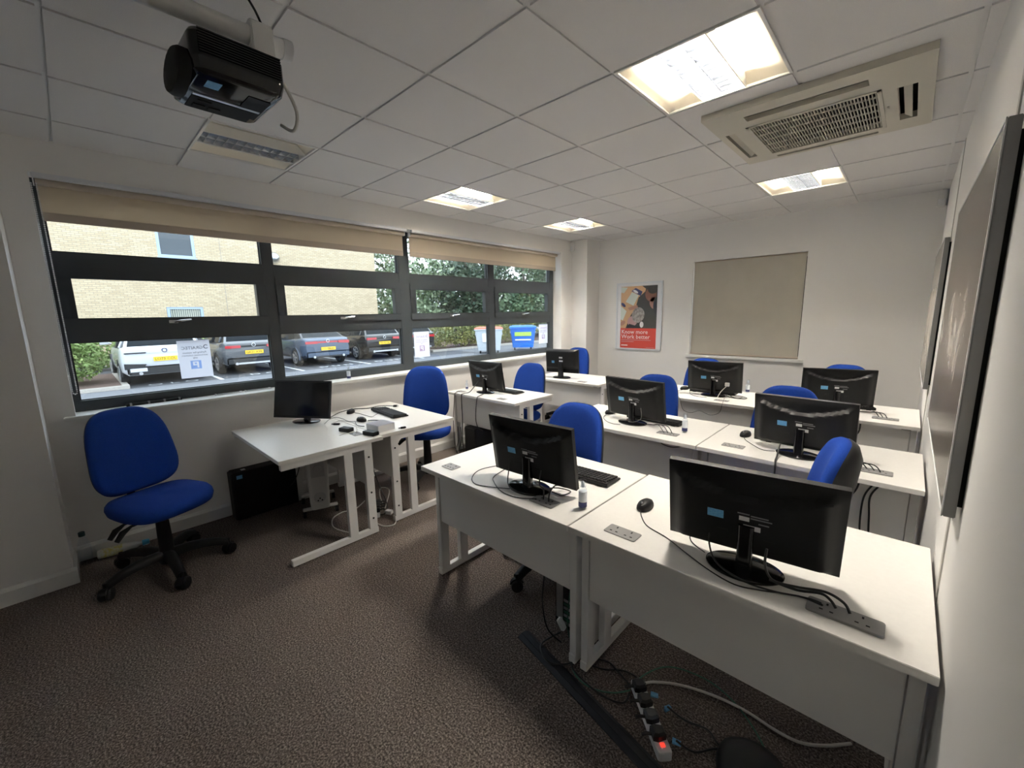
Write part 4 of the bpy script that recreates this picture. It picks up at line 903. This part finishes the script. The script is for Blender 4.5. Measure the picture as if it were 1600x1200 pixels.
# ------------------------------------------------------------------ brick building opposite
bx = -24.0
bd = thing('building','yellow brick building across the car park with small blue-framed windows','building',(bx,2,GZ))
wins = [(1.09,2.37,4.33-GZ,5.75-GZ),(1.10,2.43,.95-GZ,2.16-GZ)]
cols_ = [-34, 1.09, 2.43, 11.3]; mb = MB()
mb.box(-12,0,-34,1.09,0,8.5).box(-12,0,2.43,11.3,0,8.5)
for z0, z1 in ((0,.95-GZ),(2.16-GZ,4.33-GZ),(5.75-GZ,8.5)): mb.box(-12,0,1.09,2.43,z0,z1)
mb.build('brick_wall','brick',bd)
for i, (y0, y1, z0, z1) in enumerate(wins):
    y1 = 2.43; fr = MB()
    for q in ((y0,y1,z0,z0+.10),(y0,y1,z1-.10,z1),(y0,y0+.11,z0+.1,z1-.1),(y1-.11,y1,z0+.1,z1-.1)): fr.box(-.12,-.02,*q)
    f = fr.build('window','window_blue',bd)
    B(-.09,-.07,y0+.1,y1-.1,z0+.09,z1-.09).build('pane','dark_glass',f)
    B(-.12,.06,y0-.03,y1+.03,z0-.05,z0).build('window_ledge','window_blue',f)
    if i: 
        for k in range(14): B(-.068,-.062,y0+.13+k*.078,y0+.185+k*.078,z0+.1,z1-.1).build('blind_slat','blind_vertical',f)
B(-.004,.0015,3.40,3.415,0,8.5).build('movement_joint','print_grey',bd)
B(-12.1,.15,-34.1,11.45,8.5,8.9).build('parapet','window_blue',bd)
lp = thing('wall_lamp','round grey globe lamp on the brick building','lamp',(bx+.26,7.62,4.60)); 
MB().lathe([(.02,-.28),(.15,-.24),(.25,-.13),(.28,0),(.25,.13),(.15,.24),(.02,.28)],24).build('globe','steel',lp,smooth=60); MB().cyl((-.26,0,0),(-.2,0,0),.06,n=12).build('bracket','print_grey',lp)
# ------------------------------------------------------------------ cars
mat('car_white', (.55,.57,.61), .2, coat=.4); mat('car_grey', (.10,.105,.115), .22, coat=.6); mat('car_blue', (.075,.10,.145), .25, .2, coat=.35); mat('car_black', (.012,.011,.011), .15, coat=.6)
mat('car_trim', (.015,.016,.018), .5); mat('car_glass', (.012,.016,.02), .12, spec=.08); mat('tail_red', (.42,.012,.02), .2, coat=.5); mat('plate_yellow', (.80,.52,.03), .5); mat('tyre', (.012,.012,.012), .8); mat('rim', (.45,.46,.48), .3, .8)
mat('car_silver', (.55,.56,.58), .3, .6)
def car(label, x, y, paint, W, L, H, belt, plate, style):
    """tail faces +x; local u runs forward along -x"""
    t = thing('car', label, 'car', (x,y,GZ), 0, 'cars parked opposite')
    # stations: u, bottom, belt, roof, halfwidth factor, roof halfwidth factor
    if style == 'suv':
        st = [(0,.42,belt-.04,belt-.03,.90,.86),(.06,.34,belt,belt+.02,.95,.88),(.16,.30,belt+.02,belt+.05,.98,.84),(.50,.30,belt+.01,H-.09,1,.72),(.78,.30,belt,H,1,.72),(1.5,.30,belt-.03,H+.01,1,.74),(2.3,.30,belt-.05,H-.03,1,.73),(2.9,.30,belt-.06,belt+.30,1,.72),(3.25,.30,belt-.08,belt+.03,.99,.80),(L-.6,.30,belt-.16,belt-.12,.97,.84),(L-.1,.34,belt-.30,belt-.26,.90,.80),(L,.44,belt-.40,belt-.36,.80,.7)]
        rear = (2, 4)
    else:
        st = [(0,.42,belt-.06,belt-.05,.88,.84),(.08,.34,belt,belt+.02,.94,.86),(.42,.30,belt+.02,belt+.05,.98,.80),(1.25,.30,belt-.02,H-.07,1,.66),(1.75,.30,belt-.04,H,1,.68),(2.3,.30,belt-.05,H-.01,1,.69),(2.9,.30,belt-.07,belt+.22,1,.70),(3.3,.30,belt-.08,belt,.99,.80),(L-.6,.30,belt-.15,belt-.12,.97,.84),(L-.1,.34,belt-.28,belt-.25,.88,.8),(L,.42,belt-.36,belt-.33,.78,.7)]
        rear = (2, 3)
    hw = W/2; rings = []
    for (u, zb, ze, zr, f, rf) in st:
        a = hw*f; half = [(a*.86,zb),(a*.97,zb+.10),(a,(zb+ze)*.5),(a*.965,ze-.06),(a*.93,ze),(hw*rf*1.03 if zr > ze+.12 else a*.90,zr-.055 if zr > ze+.12 else ze+(zr-ze)*.5),(hw*rf*.93 if zr > ze+.12 else a*.82,zr-.008)]
        rings.append([(-u,q,z) for q, z in half]+[(-u,-q,z) for q, z in reversed(half)])
    body, glz, rwin = MB(), MB(), MB(); n = len(rings[0])
    for i in range(len(rings)-1):
        tall = (st[i][3]-st[i][2] > .12) or (st[i+1][3]-st[i+1][2] > .12)
        for j in range(n):
            k = (j+1) % n; quad = [rings[i][j],rings[i][k],rings[i+1][k],rings[i+1][j]]
            if tall and j in (4, 8): g = glz
            elif j == 6 and rear[0] <= i < rear[1] and i == rear[0]: g = rwin
            elif j in (5, 7) and i == rear[0]: g = body
            elif j == 6 and i in (len(st)-5,): g = rwin
            else: g = body
            g.add(quad, [(0,1,2,3)])
    body.add(rings[0], [tuple(range(n))]); body.add(rings[-1], [tuple(reversed(range(n)))])
    def weld(mb):
        b = bmesh.new(); me = bpy.data.meshes.new('w'); me.from_pydata(mb.v,[],mb.f); b.from_mesh(me); bmesh.ops.remove_doubles(b,verts=b.verts,dist=1e-4)
        b.to_mesh(me); b.free(); mb.v = [tuple(q.co) for q in me.vertices]; mb.f = [tuple(p.vertices) for p in me.polygons]; bpy.data.meshes.remove(me); return mb
    bo_ = weld(body).build('body',paint,t,smooth=38)
    weld(glz).build('side_glass','car_glass',t,smooth=30); weld(rwin).build('windscreen','car_glass',t,smooth=30)
    # roof rails / pillars
    for sy in (-1, 1):
        i0, i1 = (4, 7)
        MB().tube([Vector(rings[i][4 if sy > 0 else 9])+Vector((0,sy*.004,.004)) for i in range(3, len(st)-4)],.012,6).build('belt_trim','car_trim',t)
        if style == 'suv':
            for i in (3, 5):
                p, q = Vector(rings[i][4 if sy > 0 else 9]), Vector(rings[i][5 if sy > 0 else 8]); MB().tube([p+Vector((.0,sy*.006,0)),q+Vector((0,sy*.006,0))],.035,6).build('pillar',paint if i == 3 else 'car_trim',t)
    # wheels
    for u in (.88, L-.92):
        for sy in (-1, 1):
            yc = sy*(hw-.105)
            wm = MB().lathe([(.19,-.10),(.30,-.10),(.335,-.07),(.335,.07),(.30,.10),(.19,.10)],26)
            for i in range(len(wm.v)): X, Y, Z = wm.v[i]; wm.v[i] = (X-u, Z+yc, Y+.335)
            wh = wm.build('wheel','tyre',t,smooth=50)
            MB().cyl((-u,yc+sy*.095,.335),(-u,yc+sy*.102,.335),.225,n=22).build('rim_disc','car_trim',wh)
            for k in range(5):
                a = 2*PI*k/5; p = Vector((-u+.21*cos(a),yc+sy*.106,.335+.21*sin(a))); MB().tube([(-u,yc+sy*.108,.335),p],[.045,.028],6).build('spoke','rim',wh)
            MB().tube([(-u+.22*cos(2*PI*k/24),yc+sy*.104,.335+.22*sin(2*PI*k/24)) for k in range(25)],.014,6).build('rim_ring','rim',wh)
            am = MB(); yo = sy*(hw-.004)
            am.ring_loft([[(-u+r*cos(R(a)),yo+sy*e,.335+r*sin(R(a))) for a in range(-12,193,12)] for r, e in ((.335,-.06),(.350,.008),(.405,.010),(.41,-.05))],False,False)
            am.build('wheel_arch','car_trim' if style == 'suv' else paint,t,smooth=40)
            MB().prism([(-u+.36*cos(R(a)),.335+.36*sin(R(a))) for a in range(-20,201,20)],'y',*sorted((sy*(hw-.30),sy*(hw-.012)))).build('wheel_well','void',t)
    # tail: bumper, lights, plate, emblem
    B(.0,.055,-hw*.88,hw*.88,.34,.56).build('bumper','car_trim' if style == 'suv' else paint,t,bevel=.03)
    B(.02,.062,-hw*.55,hw*.55,.34,.41).build('diffuser','car_silver' if style == 'suv' else 'car_trim',t,bevel=.01)
    for sy in (-1, 1):
        a, b = sorted((sy*hw*.42,sy*hw*.90))
        slim = paint == 'car_white'
        z0 = belt-.20 if not slim else belt-.17
        MB().prism([(a,z0+.02),(b,z0-.01 if sy > 0 else z0+.02),(b,z0+(.05 if slim else .11)),(a,z0+(.05 if slim else .11))],'x',-.02,.035).build('tail_light','car_trim' if slim else 'tail_red',t,bevel=.008)
        MB().cyl((.02,sy*hw*.60,.37),(.075,sy*hw*.60,.37),.045,n=14).build('exhaust','car_silver',t,smooth=True)
        MB().tube([(-L+1.75,sy*hw*.95,belt+.04),(-L+1.75,sy*(hw+.10),belt+.07)],[.03,.05],8).obox((-L+1.78,sy*(hw+.13),belt+.09),(.10,.20,.14)).build('door_mirror',paint,t)
    B(-.01,.010,-hw*.40,hw*.40,belt-.16,belt-.10).build('garnish',paint if paint == 'car_white' else ('tail_red' if style != 'suv' else 'car_trim'),t,bevel=.004)
    pz = belt-.33 if paint != 'car_blue' else .66
    p = B(-.01,.058 if pz < .6 else .030,-.27,.27,pz-.06,pz+.06).build('number_plate','plate_yellow',t)
    text('plate_lettering',plate,.105,'car_trim',p,Matrix.Translation((.0595 if pz < .6 else .0312,0,pz-.004)) @ Matrix(((0,0,1,0),(1,0,0,0),(0,1,0,0),(0,0,0,1))))
    MB().tube([(.012,.055*cos(2*PI*k/16),belt-.09+.055*sin(2*PI*k/16)) for k in range(17)],.010,6).build('badge','car_silver' if paint != 'car_white' else 'p_navy',t)
    if paint == 'car_white':
        for sy in (-1, 1): MB().prism([(sy*hw*.93,.66),(sy*hw*.45,.62),(sy*hw*.52,.52),(sy*hw*.93,.50)],'x',.0,.060).build('bumper_vent','car_trim',t)
        B(.0,.066,-hw*.80,hw*.80,.34,.40).build('lower_valance','car_trim',t); B(.0,.072,-hw*.82,-hw*.45,.42,.52).build('bumper_corner',paint,t); B(.0,.072,hw*.45,hw*.82,.42,.52).build('bumper_corner',paint,t)
    return t
car('white electric estate car behind the nearest parking sign', -15.62,1.82,'car_white',1.96,4.95,1.66,1.08,'LO73 COL','suv')
car('dark grey hatchback with chrome exhausts, right of the white car', -16.05,4.22,'car_grey',1.84,4.48,1.62,1.06,'GK21 XYK','suv')
car('blue-grey coupe with slim red tail lights', -16.05,6.72,'car_blue',1.84,4.5,1.60,1.04,'C5 MRW','coupe')
car('black crossover with yellow plate, right of the blue-grey coupe', -16.35,9.28,'car_black',1.82,4.25,1.58,1.04,'WL70 MKJ','suv')
car('dark car at the end of the row, partly behind the window mullion', -16.7,11.32,'car_black',1.80,4.3,1.55,1.02,'YK19 LVO','suv')
# ------------------------------------------------------------------ bins
mat('bin_white', (.42,.46,.50), .5); mat('bin_red', (.55,.12,.06), .5); mat('bin_blue', (.02,.15,.55), .45); mat('bin_green', (.35,.55,.08), .5)
def wbin(label, x, y, rz, body, lid):
    t = thing('wheelie_bin', label, 'bin', (x,y,GZ), R(rz), 'bins at the car park edge')
    r0, r1 = rr(-.52,.52,-.36,.36,.05,3), rr(-.64,.64,-.48,.48,.05,3)
    MB().ring_loft([[(a,b,.14) for a, b in r0],[(a,b,1.10) for a, b in r1]]).build('tub',body,t,smooth=40)
    B(-.68,.68,-.53,.53,1.09,1.15).build('rim',body,t,bevel=.015)
    MB().ring_loft([[(a*s_,b*s_,z) for a, b in r1] for s_, z in ((1.05,1.15),(1.04,1.19),(.8,1.24))]).build('lid',lid,t,smooth=40)
    for sx in (-1, 1):
        for sy in (-1, 1): MB().cyl((sx*.42-.03,sy*.28,.09),(sx*.42+.03,sy*.28,.09),.09,n=14).tube([(sx*.42,sy*.28,.09),(sx*.42,sy*.28,.16)],.02,6).build('castor','black_plastic',t,smooth=True)
        B(*sorted((sx*.60,sx*.66)),-.06,.06,.85,.95).build('trunnion','steel',t)
    if lid != body: B(-.30,.30,-.475,-.455,.55,.95).build('label','label_white',t,rot=(R(0),0,0)); MB().cyl((0,-.485,.80),(0,-.475,.80),.11,n=16).build('emblem','print_grey',t)
    else:
        B(-.42,.42,-.462,-.43,.72,.92).build('label','bin_green',t); B(-.40,.40,-.432,-.41,.50,.56).build('label_line','label_white',t)
    return t
wbin('white wheeled bin with red lid left of the blue bin', -14.55,13.75,46,'bin_white','bin_red')
wbin('blue wheeled bin with green and yellow label', -14.35,15.95,44,'bin_blue','bin_blue')
# ------------------------------------------------------------------ shrubs, hedge and trees
def leaves(mb, n, c, r, size, seed, shell=.55):
    rg = random.Random(seed)
    V, F = mb.v, mb.f
    for _ in range(n):
        z = rg.uniform(-1,1); a = rg.uniform(0,2*PI); q = math.sqrt(1-z*z); k = shell+(1-shell)*rg.random()**.6
        k *= 1+.16*sin(a*5+c[0])*cos(z*6+c[1])
        p = Vector((c[0]+r[0]*k*q*cos(a), c[1]+r[1]*k*q*sin(a), c[2]+r[2]*k*z))
        d = Vector((rg.gauss(0,1),rg.gauss(0,1),rg.gauss(0,.7)))
        if d.length < .01: continue
        d.normalize(); e = d.orthogonal(); e.rotate(Matrix.Rotation(rg.uniform(0,2*PI),3,d)); s_ = size*rg.uniform(.6,1.3)
        i = len(V)
        V += [tuple(p-d*s_), tuple(p+e*s_*.42), tuple(p+d*s_), tuple(p-e*s_*.42)]; F.append((i,i+1,i+2,i+3))
def shrub(name, label, cat, x, y, h, blobs, n, size, m, seed, group, stems=5, base=GZ+.09):
    t = thing(name, label, cat, (x,y,base), 0, group); mb = MB()
    for k, (bx_, by_, bz_, rx, ry, rz) in enumerate(blobs): leaves(mb, int(n/len(blobs)), (bx_,by_,bz_), (rx,ry,rz), size, seed*31+k)
    o = mb.build('foliage', m, t, fix=False); o['kind'] = 'stuff'
    rg = random.Random(seed)
    for k in range(stems):
        b = blobs[k % len(blobs)]
        MB().tube(spline([(rg.uniform(-.12,.12),rg.uniform(-.12,.12),0),(b[0]*.4,b[1]*.4,b[2]*.5),(b[0]+rg.uniform(-.3,.3)*b[3],b[1]+rg.uniform(-.3,.3)*b[4],b[2]+.3*b[5])],4),[.02*h]*8+[.006*h],6).build('stem','bark',t)
    return t
shrub('shrub','leafy light green shrub in the planted corner left of the white car','shrub',-16.6,-.15,1.4,[(0,0,.72,.80,.78,.62),(.25,-1.1,.80,.85,.85,.70),(-.7,.2,.75,.75,.60,.65),(-.5,-1.9,.85,.9,.9,.75),(.1,.05,1.15,.55,.5,.35)],7000,.055,'leaf_bush',3,'planting by the car park',6)
shrub('hedge','mixed hedge with yellowing leaves behind the bins','hedge',-18.2,15.25,1.5,[(0,-1.8,.70,.9,.9,.66),(.2,-.6,.78,.9,.95,.72),(0,.7,.74,.95,.95,.70),(.2,2.0,.80,.9,1.0,.74),(0,3.3,.8,.9,1.0,.75),(.2,4.6,.85,1,1.1,.8)],12000,.06,'leaf_hedge',5,'planting by the car park',8)
shrub('shrub','yellow-green shrub seen between the blue-grey coupe and the black crossover','shrub',-21.9,8.6,1.5,[(0,0,.85,.7,1.2,.75),(0,-4.2,.8,.7,1.6,.7),(0,-8,.75,.7,1.2,.62)],5000,.07,'leaf_bush',9,'planting by the car park',4,GZ)
def tree(label, x, y, h, r, m, seed, n, size, low=.1):
    blobs = [(0,0,h*.62,r,r,h*.36)]; rg = random.Random(seed)
    for k in range(6):
        a = 2*PI*k/6+rg.random(); blobs.append((r*.62*cos(a),r*.62*sin(a),h*(low+.12+.55*rg.random()),r*.55,r*.55,h*.2))
    for k in range(4):
        a = 2*PI*k/4+rg.random(); blobs.append((r*.5*cos(a),r*.5*sin(a),h*(low+.14),r*.6,r*.6,h*.16))
    t = thing('tree', label, 'tree', (x,y,GZ), 0, 'trees beyond the car park'); mb = MB()
    for k, b in enumerate(blobs): leaves(mb, n//len(blobs), b[:3], b[3:], size, seed*57+k, .35)
    o = mb.build('crown', m, t, fix=False); o['kind'] = 'stuff'
    MB().tube(spline([(0,0,0),(.1,.05,h*.3),(0,.1,h*.7)],5),[.22,.21,.2,.19,.18,.16,.14,.12,.1,.08,.06],10).build('trunk','bark',t,smooth=True)
    for k in range(5):
        a = 2*PI*k/5+rg.random(); MB().tube(spline([(0,0,h*.25+.3*k),(r*.3*cos(a),r*.3*sin(a),h*.4+.3*k),(r*.75*cos(a),r*.75*sin(a),h*.55+.3*k)],4),[.07]*4+[.05]*4+[.02],6).build('branch','bark',t)
    return t
TR = [(-27,17.5,9,3.2,'leaf_pale','pale green tree just right of the brick building corner'),(-24.5,21.5,8,3.0,'leaf_dark','dark tree beyond the hedge, left of the middle mullion'),
      (-22,24.5,8.5,3.2,'leaf_tree','mid green bushy tree above the hedge'),(-19.5,28,9,3.4,'leaf_tree','broad green tree above the white bin'),(-17,30.5,8,3.0,'leaf_dark','dark tree behind the white bin'),
      (-14.5,32.5,8.5,3.2,'leaf_pale','pale leafed tree above the blue bin'),(-11,34,9,3.4,'leaf_dark','dark evergreen behind the blue bin'),(-7.5,35.5,8.5,3.2,'leaf_tree','green tree at the far end of the long window'),
      (-30,25,11,4,'leaf_dark','tall dark tree behind the pale tree by the building'),(-25,32,12,4.2,'leaf_tree','tall tree in the second line behind the hedge'),(-18,38,12,4.4,'leaf_dark','tall dark tree in the second line behind the bins'),(-10,42,12,4.4,'leaf_tree','tall green tree in the second line at the far right')]
for i, (x, y, h, r, m, lab) in enumerate(TR): tree(lab, x, y, h, r, m, 11+i, 6500 if i < 8 else 4500, .17 if i < 8 else .24, .05)
